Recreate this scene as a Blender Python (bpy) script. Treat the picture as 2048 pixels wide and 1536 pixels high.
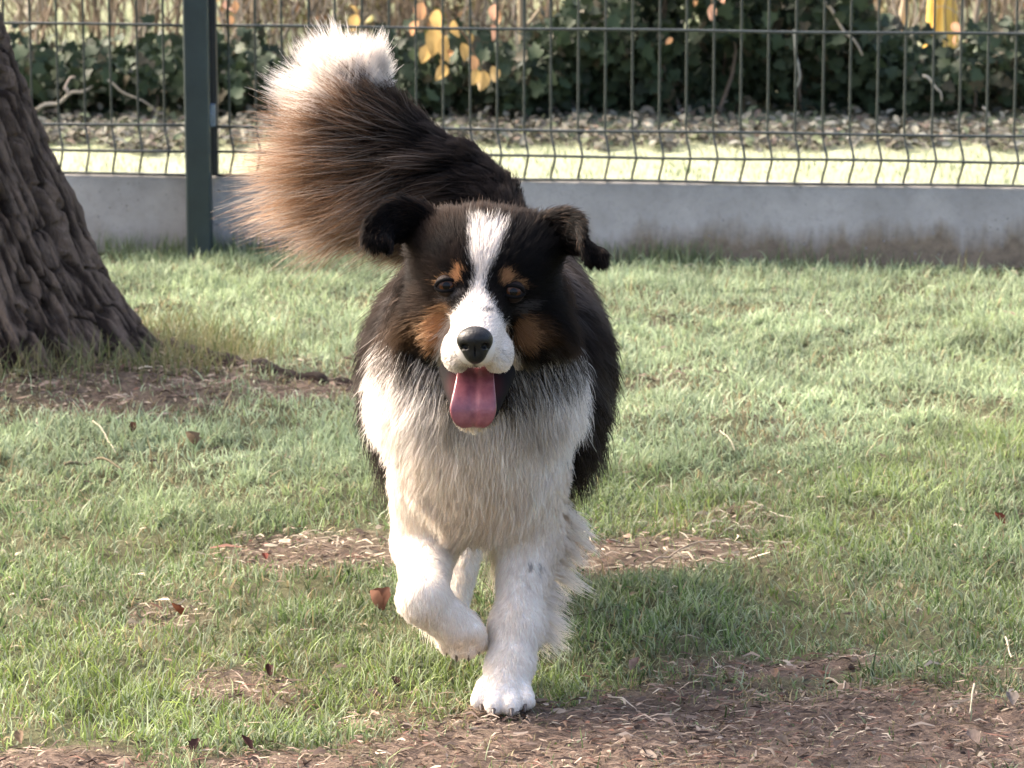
import bpy, math, random
import numpy as np
from mathutils import Vector, kdtree

for o in list(bpy.data.objects):
    bpy.data.objects.remove(o)
rng = np.random.default_rng(7)
random.seed(7)
scene = bpy.context.scene
COL = scene.collection

# ------------------------------------------------------------------ camera
F, CX, CY = 8000.0, 1024.0, 768.0          # focal length and centre in 2048x1536 units
CAM_H = 1.5
PITCH = math.atan(1748.0 / 8000.0)
cam_d = bpy.data.cameras.new('camera')
cam = bpy.data.objects.new('camera', cam_d)
COL.objects.link(cam)
cam.location = (0, 0, CAM_H)
cam.rotation_euler = (math.pi / 2 - PITCH, 0, 0)
cam_d.sensor_width = 36.0
cam_d.lens = F / 2048.0 * 36.0
cam_d.clip_start = 0.1
cam_d.clip_end = 1500
cam_d.dof.use_dof = True
cam_d.dof.focus_distance = 4.95
cam_d.dof.aperture_fstop = 16
scene.camera = cam

# ------------------------------------------------------------------ sky, sun, exposure
SUN_AZ = math.radians(58)                   # to the left of straight ahead
SUN_EL = math.radians(40)
world = bpy.data.worlds.new('World')
scene.world = world
world.use_nodes = True
wn = world.node_tree
bg = wn.nodes['Background']
sky = wn.nodes.new('ShaderNodeTexSky')
sky.sky_type = 'NISHITA'
sky.sun_disc = False
sky.sun_elevation = SUN_EL
sky.sun_rotation = 2 * math.pi - SUN_AZ
sky.air_density = 0.8
sky.dust_density = 8.0
sky.ozone_density = 0.3
wn.links.new(sky.outputs[0], bg.inputs[0])
bg.inputs[1].default_value = 0.15
sun_d = bpy.data.lights.new('sun', 'SUN')
sun = bpy.data.objects.new('sun', sun_d)
COL.objects.link(sun)
sun_d.energy = 0.95
sun_d.angle = math.radians(30.0)
sun_d.color = (1.0, 0.93, 0.82)
to_sun = Vector((-math.sin(SUN_AZ) * math.cos(SUN_EL), math.cos(SUN_AZ) * math.cos(SUN_EL), math.sin(SUN_EL)))
sun.rotation_euler = to_sun.to_track_quat('Z', 'Y').to_euler()
scene.view_settings.view_transform = 'Standard'
scene.view_settings.look = 'None'
scene.view_settings.gamma = 1.0
scene.view_settings.exposure = 2.42
scene.view_settings.use_curve_mapping = False
scene.cycles.use_denoising = True
scene.cycles.max_bounces = 8
scene.cycles.diffuse_bounces = 5
scene.cycles.transmission_bounces = 6
scene.cycles.transparent_max_bounces = 8
scene.cycles.sample_clamp_indirect = 6.0

# ------------------------------------------------------------------ helpers
CP, SP = math.cos(PITCH), math.sin(PITCH)
def pt(px, py, Y):
    """world point at forward distance Y seen at photo position (px, py)"""
    a = (py - CY) / F
    # ray: forward + down components
    fy = CP - a * SP
    fz = -SP - a * CP
    t = Y / fy
    return np.array([(px - CX) / F * t, Y, CAM_H + fz * t])
def gpt(px, py, z=0.0):
    a = (py - CY) / F
    fy = CP - a * SP
    fz = -SP - a * CP
    t = (z - CAM_H) / fz
    return np.array([(px - CX) / F * t, fy * t, z])
def proj(P):
    P = np.asarray(P, dtype=float)
    x, y, z = P[..., 0], P[..., 1], P[..., 2] - CAM_H
    dep = y * CP - z * SP
    dn = -y * SP - z * CP
    return CX + F * x / dep, CY + F * dn / dep

def _hash(ix, iy, iz, seed):
    h = (ix * 374761393 + iy * 668265263 + iz * 1442695041 + seed * 974711) & 0xFFFFFFFF
    h = ((h ^ (h >> 13)) * 1274126177) & 0xFFFFFFFF
    h = h ^ (h >> 16)
    return (h & 0xFFFFFF) / float(0xFFFFFF) * 2 - 1
def noise3(P, seed=0):
    P = np.asarray(P, dtype=float)
    i = np.floor(P).astype(np.int64)
    f = P - i
    u = f * f * f * (f * (f * 6 - 15) + 10)
    r = 0
    for dx in (0, 1):
        wx = u[..., 0] if dx else 1 - u[..., 0]
        for dy in (0, 1):
            wy = u[..., 1] if dy else 1 - u[..., 1]
            for dz in (0, 1):
                wz = u[..., 2] if dz else 1 - u[..., 2]
                r = r + wx * wy * wz * _hash(i[..., 0] + dx, i[..., 1] + dy, i[..., 2] + dz, seed)
    return r
def fbm(P, oct=4, seed=0, gain=0.5):
    P = np.asarray(P, dtype=float)
    a, s, r = 1.0, 0.0, 0
    for k in range(oct):
        r = r + a * noise3(P * (2.0 ** k) + 17.3 * k, seed + k)
        s += a
        a *= gain
    return r / s
def worley2(x, y, seed=0):
    """distance to the nearest and second nearest scattered point, and a random value per cell"""
    ix = np.floor(x).astype(np.int64); iy = np.floor(y).astype(np.int64)
    f1 = np.full(x.shape, 9.0); f2 = np.full(x.shape, 9.0); idv = np.zeros(x.shape); ox = np.zeros(x.shape); oy = np.zeros(x.shape)
    for dx in (-1, 0, 1):
        for dy in (-1, 0, 1):
            cx, cy = ix + dx, iy + dy
            px = cx + .5 + .48 * _hash(cx, cy, 0 * cx, seed); py = cy + .5 + .48 * _hash(cx, cy, 0 * cx + 1, seed)
            d = np.hypot(x - px, y - py)
            m = d < f1
            f2 = np.where(m, f1, np.minimum(f2, d))
            idv = np.where(m, _hash(cx, cy, 0 * cx + 2, seed), idv); ox = np.where(m, x - px, ox); oy = np.where(m, y - py, oy)
            f1 = np.where(m, d, f1)
    return f1, f2, idv, ox, oy
def sstep(a, b, x):
    t = np.clip((x - a) / (b - a), 0, 1)
    return t * t * (3 - 2 * t)
def norm(v):
    return v / np.maximum(np.linalg.norm(v, axis=-1, keepdims=True), 1e-9)
def lerp(a, b, t):
    return a + (b - a) * t

def link(o, parent=None):
    COL.objects.link(o)
    if parent is not None:
        o.parent = parent
    return o
def tag(o, label=None, cat=None, group=None, kind=None):
    if label: o['label'] = label
    if cat: o['category'] = cat
    if group: o['group'] = group
    if kind: o['kind'] = kind
    return o
def empty(name, loc=(0, 0, 0)):
    o = bpy.data.objects.new(name, None)
    o.empty_display_size = 0.05
    o.location = loc
    return link(o)
def mesh_np(name, V, faces, mat=None, parent=None, colors=None, smooth=True):
    """V (n,3); faces: list of index arrays (k,3) or (k,4)"""
    me = bpy.data.meshes.new(name)
    V = np.asarray(V, dtype=np.float32)
    if not isinstance(faces, (list, tuple)):
        faces = [faces]
    faces = [np.asarray(f, dtype=np.int32) for f in faces if len(f)]
    nl = sum(f.size for f in faces)
    nf = sum(len(f) for f in faces)
    me.vertices.add(len(V)); me.vertices.foreach_set('co', V.ravel())
    me.loops.add(nl); me.polygons.add(nf)
    me.loops.foreach_set('vertex_index', np.concatenate([f.ravel() for f in faces]))
    tot = np.concatenate([np.full(len(f), f.shape[1], dtype=np.int32) for f in faces])
    st = np.concatenate([[0], np.cumsum(tot)[:-1]]).astype(np.int32)
    me.polygons.foreach_set('loop_start', st)
    try:
        me.polygons.foreach_set('loop_total', tot)
    except Exception:
        pass
    me.polygons.foreach_set('use_smooth', np.full(nf, smooth, dtype=bool))
    me.update(calc_edges=True)
    me.validate()
    if colors is not None:
        at = me.color_attributes.new('tint', 'FLOAT_COLOR', 'POINT')
        c = np.ones((len(V), 4), dtype=np.float32)
        c[:, :3] = colors
        at.data.foreach_set('color', c.ravel())
    if mat: me.materials.append(mat)
    if name is None: return me
    o = bpy.data.objects.new(name, me)
    return link(o, parent)
def tube_geo(path, radii, seg=8, cap=True):
    path = np.asarray(path, dtype=float)
    n = len(path)
    radii = np.broadcast_to(np.asarray(radii, dtype=float), (n,))
    T = norm(np.gradient(path, axis=0))
    up = np.array([0.31, 0.2, 0.93]) if abs(T[0, 2]) < 0.8 else np.array([0.2, 0.97, 0.1])
    A = norm(np.cross(T, up)); B = np.cross(T, A)
    th = np.linspace(0, 2 * np.pi, seg, endpoint=False)
    V = path[:, None] + radii[:, None, None] * (np.cos(th)[None, :, None] * A[:, None] + np.sin(th)[None, :, None] * B[:, None])
    V = V.reshape(-1, 3)
    i = np.arange(n - 1)[:, None] * seg; j = np.arange(seg)[None]
    jn = (j + 1) % seg
    Q = np.stack([i + j, i + jn, i + seg + jn, i + seg + j], -1).reshape(-1, 4)
    tris = np.zeros((0, 3), int)
    if cap:
        V = np.vstack([V, path[0], path[-1]])
        c0, c1 = len(V) - 2, len(V) - 1
        jj = np.arange(seg); jjn = (jj + 1) % seg
        t0 = np.stack([np.full(seg, c0), jjn, jj], -1)
        t1 = np.stack([np.full(seg, c1), (n - 1) * seg + jj, (n - 1) * seg + jjn], -1)
        tris = np.vstack([t0, t1])
    return V, Q, tris
class Geo:
    def __init__(s): s.V = []; s.Q = []; s.T = []; s.C = []; s.n = 0
    def add(s, V, Q=None, T=None, col=None):
        V = np.asarray(V)
        s.V.append(V)
        if Q is not None and len(Q): s.Q.append(np.asarray(Q) + s.n)
        if T is not None and len(T): s.T.append(np.asarray(T) + s.n)
        if col is not None: s.C.append(np.broadcast_to(np.asarray(col, float), (len(V), 3)))
        s.n += len(V)
    def tube(s, path, r, seg=6, col=None): 
        V, Q, T = tube_geo(path, r, seg); s.add(V, Q, T, col)
    def build(s, name, mat, parent=None, smooth=True):
        f = []
        if s.Q: f.append(np.vstack(s.Q))
        if s.T: f.append(np.vstack(s.T))
        return mesh_np(name, np.vstack(s.V), f, mat, parent, np.vstack(s.C) if s.C else None, smooth)
def box_geo(lo, hi, bev=0.0):
    x0, y0, z0 = lo; x1, y1, z1 = hi
    V = np.array([[x0, y0, z0], [x1, y0, z0], [x1, y1, z0], [x0, y1, z0], [x0, y0, z1], [x1, y0, z1], [x1, y1, z1], [x0, y1, z1]], float)
    Q = np.array([[0, 3, 2, 1], [4, 5, 6, 7], [0, 1, 5, 4], [1, 2, 6, 5], [2, 3, 7, 6], [3, 0, 4, 7]])
    return V, Q

# ------------------------------------------------------------------ materials
def mat_new(name):
    m = bpy.data.materials.new(name); m.use_nodes = True
    nt = m.node_tree
    return m, nt, nt.nodes['Principled BSDF'], nt.nodes['Material Output']
def nd(nt, t, **kw):
    n = nt.nodes.new(t)
    for k, v in kw.items():
        setattr(n, k, v)
    return n
def ramp(nt, fac, stops):
    r = nd(nt, 'ShaderNodeValToRGB')
    el = r.color_ramp.elements
    while len(el) < len(stops): el.new(0.5)
    for e, (p, c) in zip(el, stops):
        e.position = p; e.color = (*c, 1) if len(c) == 3 else c
    nt.links.new(fac, r.inputs[0])
    return r.outputs[0]
def nnoise(nt, vec, scale, detail=4, rough=0.6, dist=0.0):
    n = nd(nt, 'ShaderNodeTexNoise')
    n.inputs['Scale'].default_value = scale; n.inputs['Detail'].default_value = detail
    n.inputs['Roughness'].default_value = rough; n.inputs['Distortion'].default_value = dist
    if vec is not None: nt.links.new(vec, n.inputs['Vector'])
    return n.outputs[0]
def mixc(nt, fac, a, b, mode='MIX'):
    m = nd(nt, 'ShaderNodeMix', data_type='RGBA', blend_type=mode)
    if isinstance(fac, (int, float)): m.inputs[0].default_value = fac
    else: nt.links.new(fac, m.inputs[0])
    for k, s in ((6, a), (7, b)):
        if isinstance(s, (tuple, list)): m.inputs[k].default_value = (*s[:3], 1)
        else: nt.links.new(s, m.inputs[k])
    return m.outputs[2]
def bump(nt, height, strength, dist, bsdf):
    b = nd(nt, 'ShaderNodeBump')
    b.inputs['Strength'].default_value = strength; b.inputs['Distance'].default_value = dist
    nt.links.new(height, b.inputs['Height']); nt.links.new(b.outputs[0], bsdf.inputs['Normal'])
    return b
def simple_mat(name, col, rough=0.6, var=0.25, scale=30, bumpd=0.0, spec=0.5, coat=0.0):
    m, nt, bs, out = mat_new(name)
    tc = nd(nt, 'ShaderNodeTexCoord').outputs['Object']
    n = nnoise(nt, tc, scale, 5)
    a = tuple(c * (1 - var) for c in col); b = tuple(min(1, c * (1 + var)) for c in col)
    nt.links.new(ramp(nt, n, [(0.3, a), (0.7, b)]), bs.inputs['Base Color'])
    bs.inputs['Roughness'].default_value = rough
    bs.inputs['Specular IOR Level'].default_value = spec
    bs.inputs['Coat Weight'].default_value = coat
    bs.inputs['Coat Roughness'].default_value = 0.08
    if bumpd: bump(nt, n, 0.6, bumpd, bs)
    return m
def tint_mat(name, rough=0.6, transl=0.0, spec=0.3):
    """colour comes from the per-vertex 'tint'; thin leaves also let light through"""
    m, nt, bs, out = mat_new(name)
    at = nd(nt, 'ShaderNodeAttribute', attribute_name='tint')
    nt.links.new(at.outputs['Color'], bs.inputs['Base Color'])
    bs.inputs['Roughness'].default_value = rough
    bs.inputs['Specular IOR Level'].default_value = spec
    if transl:
        tr = nd(nt, 'ShaderNodeBsdfTranslucent')
        nt.links.new(at.outputs['Color'], tr.inputs['Color'])
        mx = nd(nt, 'ShaderNodeMixShader')
        mx.inputs[0].default_value = transl
        nt.links.new(bs.outputs[0], mx.inputs[1]); nt.links.new(tr.outputs[0], mx.inputs[2])
        nt.links.new(mx.outputs[0], out.inputs['Surface'])
    return m
# ------------------------------------------------------------------ layout of the place
POST = gpt(403, 510)                                   # foot of the fence post
FSLOPE = -0.085                                        # the fence comes a little nearer to the right
def fence_y(x): return POST[1] + FSLOPE * (x - POST[0])
TRUNK = gpt(-60, 730)                                  # centre of the big trunk's foot

# bare earth patches: centre and radii in metres, from their feet in the photo
def patch(px, py, rx, ry, wt=1.0):
    c = gpt(px, py); e = gpt(px + rx, py); n = gpt(px, py - ry)
    return c[0], c[1], e[0] - c[0], n[1] - c[1], wt
PATCHES = [patch(230, 785, 430, 60, .8), patch(170, 725, 270, 42, .9), patch(120, 745, 240, 40, .95), patch(620, 800, 170, 30, .8), patch(640, 1112, 200, 40, .85), patch(1320, 1108, 280, 34, .85),
           patch(480, 1385, 130, 36, .75), patch(340, 1235, 90, 24, .6), patch(1600, 1470, 850, 125), patch(1000, 1520, 330, 50),
           patch(120, 1530, 260, 35), patch(560, 1530, 240, 28), patch(760, 1435, 90, 22), patch(1560, 1325, 260, 22)]
def earth(x, y):
    """1 on bare earth, 0 in full grass"""
    P = np.stack([x, y, np.zeros_like(x)], -1)
    w = fbm(P * 5.0, 4, 11) * 0.55 + fbm(P * 22.0, 2, 12) * 0.35
    m = np.zeros_like(x)
    for cx, cy, rx, ry, wt in PATCHES:
        d = np.sqrt(((x - cx) / rx) ** 2 + ((y - cy) / ry) ** 2)
        m = np.maximum(m, wt * (1 - sstep(0.55, 1.3, d + w * 0.7)))
    m = np.maximum(m, 0.45 * sstep(0.42, 0.6, fbm(P * 3.1, 3, 14)))
    return np.where(y > fence_y(x) - 0.03, 0.0, m)
def ground_z(x, y):
    P = np.stack([x, y, np.zeros_like(x)], -1)
    near = 1 - sstep(14, 25, np.hypot(x, y))
    z = (fbm(P * 1.3, 2, 3) * 0.02 + fbm(P * 5.5, 3, 4) * 0.020 + fbm(P * 17.0, 2, 5) * 0.009) * near
    z = z * np.where(y > fence_y(x) - 0.25, 0.35, 1.0)
    dt = np.hypot((x - TRUNK[0]) * 0.8, y - TRUNK[1] + .12)
    z = z + 0.06 * np.exp(-(dt / 0.42) ** 2)
    z = z + 0.03 * sstep(0.0, 0.3, y - fence_y(x) - 0.06)
    # keep the ground level where the dog sets its paws
    for q in DOG_FEET:
        k = np.exp(-(((x - q[0]) ** 2 + (y - q[1]) ** 2) / 0.09 ** 2))
        z = z * (1 - k)
    return z
DOG_FEET = [pt(1005, 1405, 4.89), pt(897, 1303, 5.25), pt(1040, 1215, 5.5)]

def soil_mat():
    m, nt, bs, out = mat_new('soil')
    tc = nd(nt, 'ShaderNodeTexCoord').outputs['Object']
    at = nd(nt, 'ShaderNodeAttribute', attribute_name='earth')
    n1 = nnoise(nt, tc, 9, 6, 0.65); n2 = nnoise(nt, tc, 120, 5, 0.7); n3 = nnoise(nt, tc, 2.2, 3)
    dirt = ramp(nt, n2, [(0.25, (0.075, 0.053, 0.041)), (0.5, (0.17, 0.125, 0.097)), (0.75, (0.30, 0.235, 0.185))])
    dirt = mixc(nt, n1, dirt, (0.125, 0.085, 0.064))
    thatch = ramp(nt, n2, [(0.3, (0.045, 0.05, 0.022)), (0.7, (0.14, 0.14, 0.075))])
    thatch = mixc(nt, n3, thatch, (0.09, 0.085, 0.045))
    col = mixc(nt, at.outputs['Fac'], thatch, dirt)
    pale = nd(nt, 'ShaderNodeAttribute', attribute_name='pale')
    pc = ramp(nt, n1, [(0.3, (0.20, 0.215, 0.14)), (0.7, (0.32, 0.32, 0.235))])
    pc = mixc(nt, n2, pc, (0.44, 0.47, 0.28))
    col = mixc(nt, pale.outputs['Fac'], col, pc)
    nt.links.new(col, bs.inputs['Base Color'])
    bs.inputs['Roughness'].default_value = 0.95
    bs.inputs['Specular IOR Level'].default_value = 0.15
    ad = nd(nt, 'ShaderNodeMath', operation='ADD')
    nt.links.new(n2, ad.inputs[0]); nt.links.new(n1, ad.inputs[1])
    bump(nt, ad.outputs[0], 0.9, 0.012, bs)
    return m
def axis(segs):
    a = []
    for lo, hi, st in segs:
        a.append(np.arange(lo, hi, st))
    a.append([segs[-1][1]])
    return np.concatenate(a)
gx = axis([(-600, -60, 90), (-60, -6, 6), (-6, -1.7, 0.25), (-1.7, 1.7, 0.014), (1.7, 6, 0.25), (6, 60, 6), (60, 600, 90)])
gy = axis([(-60, 0, 10), (0, 4.0, 0.25), (4.0, 8.4, 0.014), (8.4, 14, 0.05), (14, 60, 4), (60, 900, 80)])
XX, YY = np.meshgrid(gx, gy)
ZZ = ground_z(XX, YY)
nx, ny = len(gx), len(gy)
ii = np.arange(ny - 1)[:, None] * nx + np.arange(nx - 1)[None]
quads = np.stack([ii, ii + 1, ii + nx + 1, ii + nx], -1).reshape(-1, 4)
ground = mesh_np('ground', np.stack([XX, YY, ZZ], -1).reshape(-1, 3), quads, soil_mat())
ground['kind'] = 'structure'
def pale_f(x, y):
    k = sstep(0.05, 0.12, y - fence_y(x))
    return k
for nm, arr in (('earth', earth(XX, YY)), ('pale', pale_f(XX, YY))):
    a = ground.data.attributes.new(nm, 'FLOAT', 'POINT')
    a.data.foreach_set('value', arr.astype(np.float32).ravel())

# ------------------------------------------------------------------ grass
GRASS = tint_mat('grass_blade', 0.55, 0.35, 0.25)
def blades(x, y, h, w, lean, col, seg=3, curl=1.0, r=rng):
    """one bent, tapering blade per root, returned as vertices, faces and colours"""
    n = len(x)
    z = ground_z(x, y) - 0.004
    az = r.uniform(0, 2 * np.pi, n)
    dirv = np.stack([np.cos(az), np.sin(az), np.zeros(n)], -1)
    wa = az + np.pi / 2 + r.normal(0, 0.5, n)
    side = np.stack([np.cos(wa), np.sin(wa), r.normal(0, 0.25, n)], -1)
    base = np.stack([x, y, z], -1)
    V = np.zeros((n, 2 * seg + 1, 3)); C = np.zeros((n, 2 * seg + 1, 3))
    th = lean * 0.4
    p = base.copy()
    bend = lean * r.uniform(0.4, 1.6, n) * curl
    swirl = r.normal(0, 1.1, n)
    for k in range(seg + 1):
        f = k / seg
        wd = w * (1 - f ** 1.6) * 0.5
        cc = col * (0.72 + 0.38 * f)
        if k < seg:
            V[:, 2 * k] = p - side * wd[:, None]; V[:, 2 * k + 1] = p + side * wd[:, None]
            C[:, 2 * k] = cc; C[:, 2 * k + 1] = cc
        else:
            V[:, 2 * seg] = p; C[:, 2 * seg] = cc
        ang = th + bend * f
        a2 = az + swirl * f
        st = h / seg
        p = p + np.stack([np.cos(a2) * np.sin(ang), np.sin(a2) * np.sin(ang), np.cos(ang)], -1) * st[:, None]
        p[:, 2] = np.maximum(p[:, 2], z + 0.006)
    m = 2 * seg + 1
    b = np.arange(n)[:, None] * m
    Q = np.concatenate([np.stack([b + 2 * k, b + 2 * k + 1, b + 2 * k + 3, b + 2 * k + 2], -1).reshape(-1, 4) for k in range(seg - 1)])
    T = np.concatenate([b + 2 * seg - 2, b + 2 * seg - 1, b + 2 * seg], 1)
    return V.reshape(-1, 3), Q, T, C.reshape(-1, 3)

def scatter(n, ylo, yhi, margin):
    y = rng.uniform(ylo, yhi, n)
    hw = y * 0.131 + margin
    x = rng.uniform(-1, 1, n) * (yhi * 0.131 + margin)
    k = np.abs(x) < hw
    return x[k], y[k]
def grass_field(N=340000):
    x, y = scatter(N, 4.45, 8.15, 0.30)
    k = y < fence_y(x) - 0.012
    x, y = x[k], y[k]
    e = earth(x, y)
    dt = np.hypot(x - TRUNK[0], y - TRUNK[1])
    P = np.stack([x, y, np.zeros_like(x)], -1)
    tuft = fbm(P * 7.5, 3, 21)
    keep = rng.uniform(0, 1, len(x)) < np.clip((1 - e) * 1.05, 0.10, 1) * np.clip(0.78 + tuft * 1.0, 0.35, 1)
    keep &= np.hypot(x - TRUNK[0], (y - TRUNK[1]) / .62) > 0.36
    x, y, e, tuft, P = x[keep], y[keep], e[keep], tuft[keep], P[keep]
    n = len(x)
    print('grass blades', n)
    lush = fbm(P * 2.2, 3, 23)                               # patches of fresher growth
    frost = sstep(5.6, 6.7, y + fbm(P * 2.5, 3, 24) * 1.1)   # hoar frost lies towards the fence
    h = (0.022 + 0.018 * rng.uniform(0, 1, n) + 0.020 * np.clip(tuft, 0, 1) + 0.012 * np.clip(lush, 0, 1)) * (1 - 0.35 * e)
    h *= np.where(rng.uniform(0, 1, n) < 0.03, 1.6, 0.82)
    w = rng.uniform(0.0015, 0.0034, n) * (1 + 0.25 * frost)
    lean = np.clip(rng.normal(1.12, 0.45, n), 0.1, 1.9)
    u = rng.uniform(0, 1, (n, 1))
    g1 = np.array([0.128, 0.198, 0.060]); g2 = np.array([0.21, 0.277, 0.12]); g3 = np.array([0.06, 0.10, 0.035])
    col = np.where(u < 0.45, g1, np.where(u < 0.75, g2, g3))
    yel = np.array([0.235, 0.30, 0.07])
    col = lerp(col, yel, (np.clip(lush * 2.2, 0, 1) * rng.uniform(0.2, 0.9, n))[:, None])
    fr = np.array([0.42, 0.495, 0.315])
    col = lerp(col, fr, (frost * rng.uniform(0.35, 1.0, n))[:, None])
    col = lerp(col, np.array([0.27, 0.31, 0.20]), ((1 - frost) * (rng.uniform(0, 1, n) < 0.42) * 0.85)[:, None])
    straw = np.array([0.33, 0.27, 0.15])
    ps = rng.uniform(0, 1, n) < (0.05 + 0.5 * np.clip(e, 0, 1) + 0.12 * sstep(0, 0.5, -tuft))
    col = np.where(ps[:, None], straw * rng.uniform(0.45, 1.1, (n, 1)), col)
    col *= rng.uniform(0.65, 1.3, (n, 1)) * (1 + .35 * fbm(P * 11, 2, 26))[:, None]
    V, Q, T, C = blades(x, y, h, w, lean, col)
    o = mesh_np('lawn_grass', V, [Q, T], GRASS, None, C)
    tag(o, 'short frosty green lawn grass covering the ground in front of the fence', 'grass', kind='stuff')
grass_field()
def outer_grass():
    """the lawn goes on to both sides of the view"""
    n = 150000
    x = rng.uniform(-3.2, 3.2, n); y = rng.uniform(4.0, 8.2, n)
    k = (np.abs(x) > y * .131 + .27) & (y < fence_y(x) - .02) & (np.hypot(x - TRUNK[0], (y - TRUNK[1]) / .62) > .4)
    x, y = x[k][:52000], y[k][:52000]; n = len(x)
    frost = sstep(5.7, 6.7, y)
    col = lerp(np.array([.15, .215, .085]), np.array([.36, .44, .28]), (frost * rng.uniform(.4, 1, n))[:, None]) * rng.uniform(.7, 1.25, (n, 1))
    V, Q, T, C = blades(x, y, rng.uniform(.022, .04, n), rng.uniform(.003, .006, n), np.clip(rng.normal(1.1, .4, n), .1, 1.8), col, seg=2)
    tag(mesh_np('side_lawn_grass', V, [Q, T], GRASS, None, C), 'lawn grass continuing on either side of the view', 'grass', kind='stuff')
outer_grass()

def fringe_grass():
    g = Geo()
    # longer dry blades round the foot of the trunk and along the wall
    n = 2600
    a = rng.uniform(-2.6, 0.9, n); rr = rng.normal(0.43, 0.075, n)
    x = TRUNK[0] + np.cos(a) * rr * 1.06; y = TRUNK[1] + np.sin(a) * rr * .68
    col = lerp(np.array([0.10, 0.13, 0.045]), np.array([0.27, 0.24, 0.12]), rng.uniform(0, 1, (n, 1)))
    g.add(*blades(x, y, rng.uniform(0.03, 0.085, n), rng.uniform(0.0016, 0.003, n), np.clip(rng.normal(0.8, 0.4, n), .1, 1.6), col, seg=4)[:4])
    n = 5200
    x = rng.uniform(-1.4, 1.45, n); off = np.abs(rng.normal(0.015, 0.035, n)) + 0.006
    cl = fbm(np.stack([x * 6, x * 0, x * 0], -1), 3, 31)
    k = rng.uniform(-0.5, 0.6, n) < cl
    x, off = x[k], off[k]; n = len(x)
    brown = sstep(0.1, 0.4, fbm(np.stack([x * 3, x * 0 + 9, x * 0], -1), 2, 33)) * (x > 0.15)
    col = lerp(np.array([0.13, 0.17, 0.07]), np.array([0.16, 0.105, 0.06]), (brown * rng.uniform(0.3, 1, n))[:, None])
    col = lerp(col, np.array([0.22, 0.27, 0.19]), rng.uniform(0, 0.6, (n, 1)))
    g.add(*blades(x, fence_y(x) - off, rng.uniform(0.03, 0.075, n), rng.uniform(0.0016, 0.0028, n), np.clip(rng.normal(0.45, 0.25, n), .05, 1.2), col, seg=4)[:4])
    o = g.build('long_grass', GRASS)
    tag(o, 'longer dry grass round the tree foot and along the concrete wall', 'grass', kind='stuff')
fringe_grass()
def far_grass():
    x, y = scatter(70000, 8.2, 13.5, 0.6)
    k = y > fence_y(x) + 0.07
    x, y = x[k], y[k]; n = len(x)
    P = np.stack([x, y, x * 0], -1)
    v = fbm(P * 3, 3, 41)
    col = lerp(np.array([0.17, 0.225, 0.12]), np.array([0.33, 0.34, 0.24]), np.clip(v + rng.uniform(0, .9, n), 0, 1)[:, None])
    h = rng.uniform(0.012, 0.03, n) * np.where(y > 10.4, 2.0, 1)
    o = mesh_np('path_grass', *(lambda V, Q, T, C: (V, [Q, T], GRASS, None, C))(*blades(x, y, h, rng.uniform(.002, .004, n), np.clip(rng.normal(.7, .3, n), .1, 1.4), col, seg=2)))
    tag(o, 'pale sunlit mown grass beyond the wire fence', 'grass', kind='stuff')
far_grass()

# ------------------------------------------------------------------ bits of bark, straw and twig on the bare earth
LITTER = tint_mat('dry_litter', 0.85, 0.1, 0.15)
def litter():
    x, y = scatter(150000, 4.45, 8.1, 0.3)
    e = earth(x, y)
    k = (rng.uniform(0, 1, len(x)) < np.clip(e, 0.03, 1) * 0.95) & (y < fence_y(x) - .05)
    x, y = x[k], y[k]; n = len(x)
    print('litter', n)
    z = ground_z(x, y)
    L = rng.gamma(2.0, 0.0058, n) + 0.003; W = rng.uniform(0.0006, 0.0018, n) * np.where(rng.uniform(0, 1, n) < .05, 2.2, 1)
    L = np.minimum(L, 0.05)
    az = rng.normal(0.0, 0.5, n) + np.where(rng.uniform(0, 1, n) < 0.3, rng.uniform(0, 3.14, n), 0)
    d = np.stack([np.cos(az), np.sin(az), rng.normal(0, 0.16, n)], -1)
    s = np.stack([-np.sin(az), np.cos(az), rng.normal(0, 0.5, n)], -1)
    up = np.array([0, 0, 1.0])
    c = np.stack([x, y, z + rng.uniform(0.001, 0.011, n)], -1)
    bow = rng.normal(0, 0.09, n) * L; lift = np.abs(rng.normal(0, 0.10, n)) * L
    V = np.zeros((n, 6, 3))
    for k_, f in enumerate((-0.5, 0.0, 0.5)):
        mid = c + d * (f * L)[:, None] + s * (bow * (1 - 4 * f * f))[:, None] + up * (lift * (1 - 4 * f * f))[:, None]
        ww = W * (1.0 if f == 0 else 0.45)
        V[:, 2 * k_] = mid - s * ww[:, None]; V[:, 2 * k_ + 1] = mid + s * ww[:, None]
    b = np.arange(n)[:, None] * 6
    Q = np.concatenate([np.concatenate([b, b + 1, b + 3, b + 2], 1), np.concatenate([b + 2, b + 3, b + 5, b + 4], 1)])
    pal = np.array([[0.13, 0.09, 0.068], [0.20, 0.145, 0.11], [0.06, 0.042, 0.034], [0.30, 0.235, 0.18], [0.40, 0.33, 0.24], [0.15, 0.08, 0.058]])
    col = pal[rng.choice(6, n, p=[.26, .22, .25, .13, .06, .08])] * rng.uniform(0.6, 1.35, (n, 1))
    straw = sstep(5.15, 5.4, y) * (1 - sstep(5.9, 6.1, y))          # the worn strip behind the dog is strewn with pale straw
    col = lerp(col, np.array([0.44, 0.38, 0.28]) * rng.uniform(.5, 1.2, (n, 1)), (straw * (rng.uniform(0, 1, n) < .42))[:, None])
    o = mesh_np('ground_litter', V.reshape(-1, 3), Q, LITTER, None, np.repeat(col, 6, 0))
    tag(o, 'fine bark chips, straw and twigs strewn over the bare brown earth', 'litter', kind='stuff')
litter()
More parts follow.
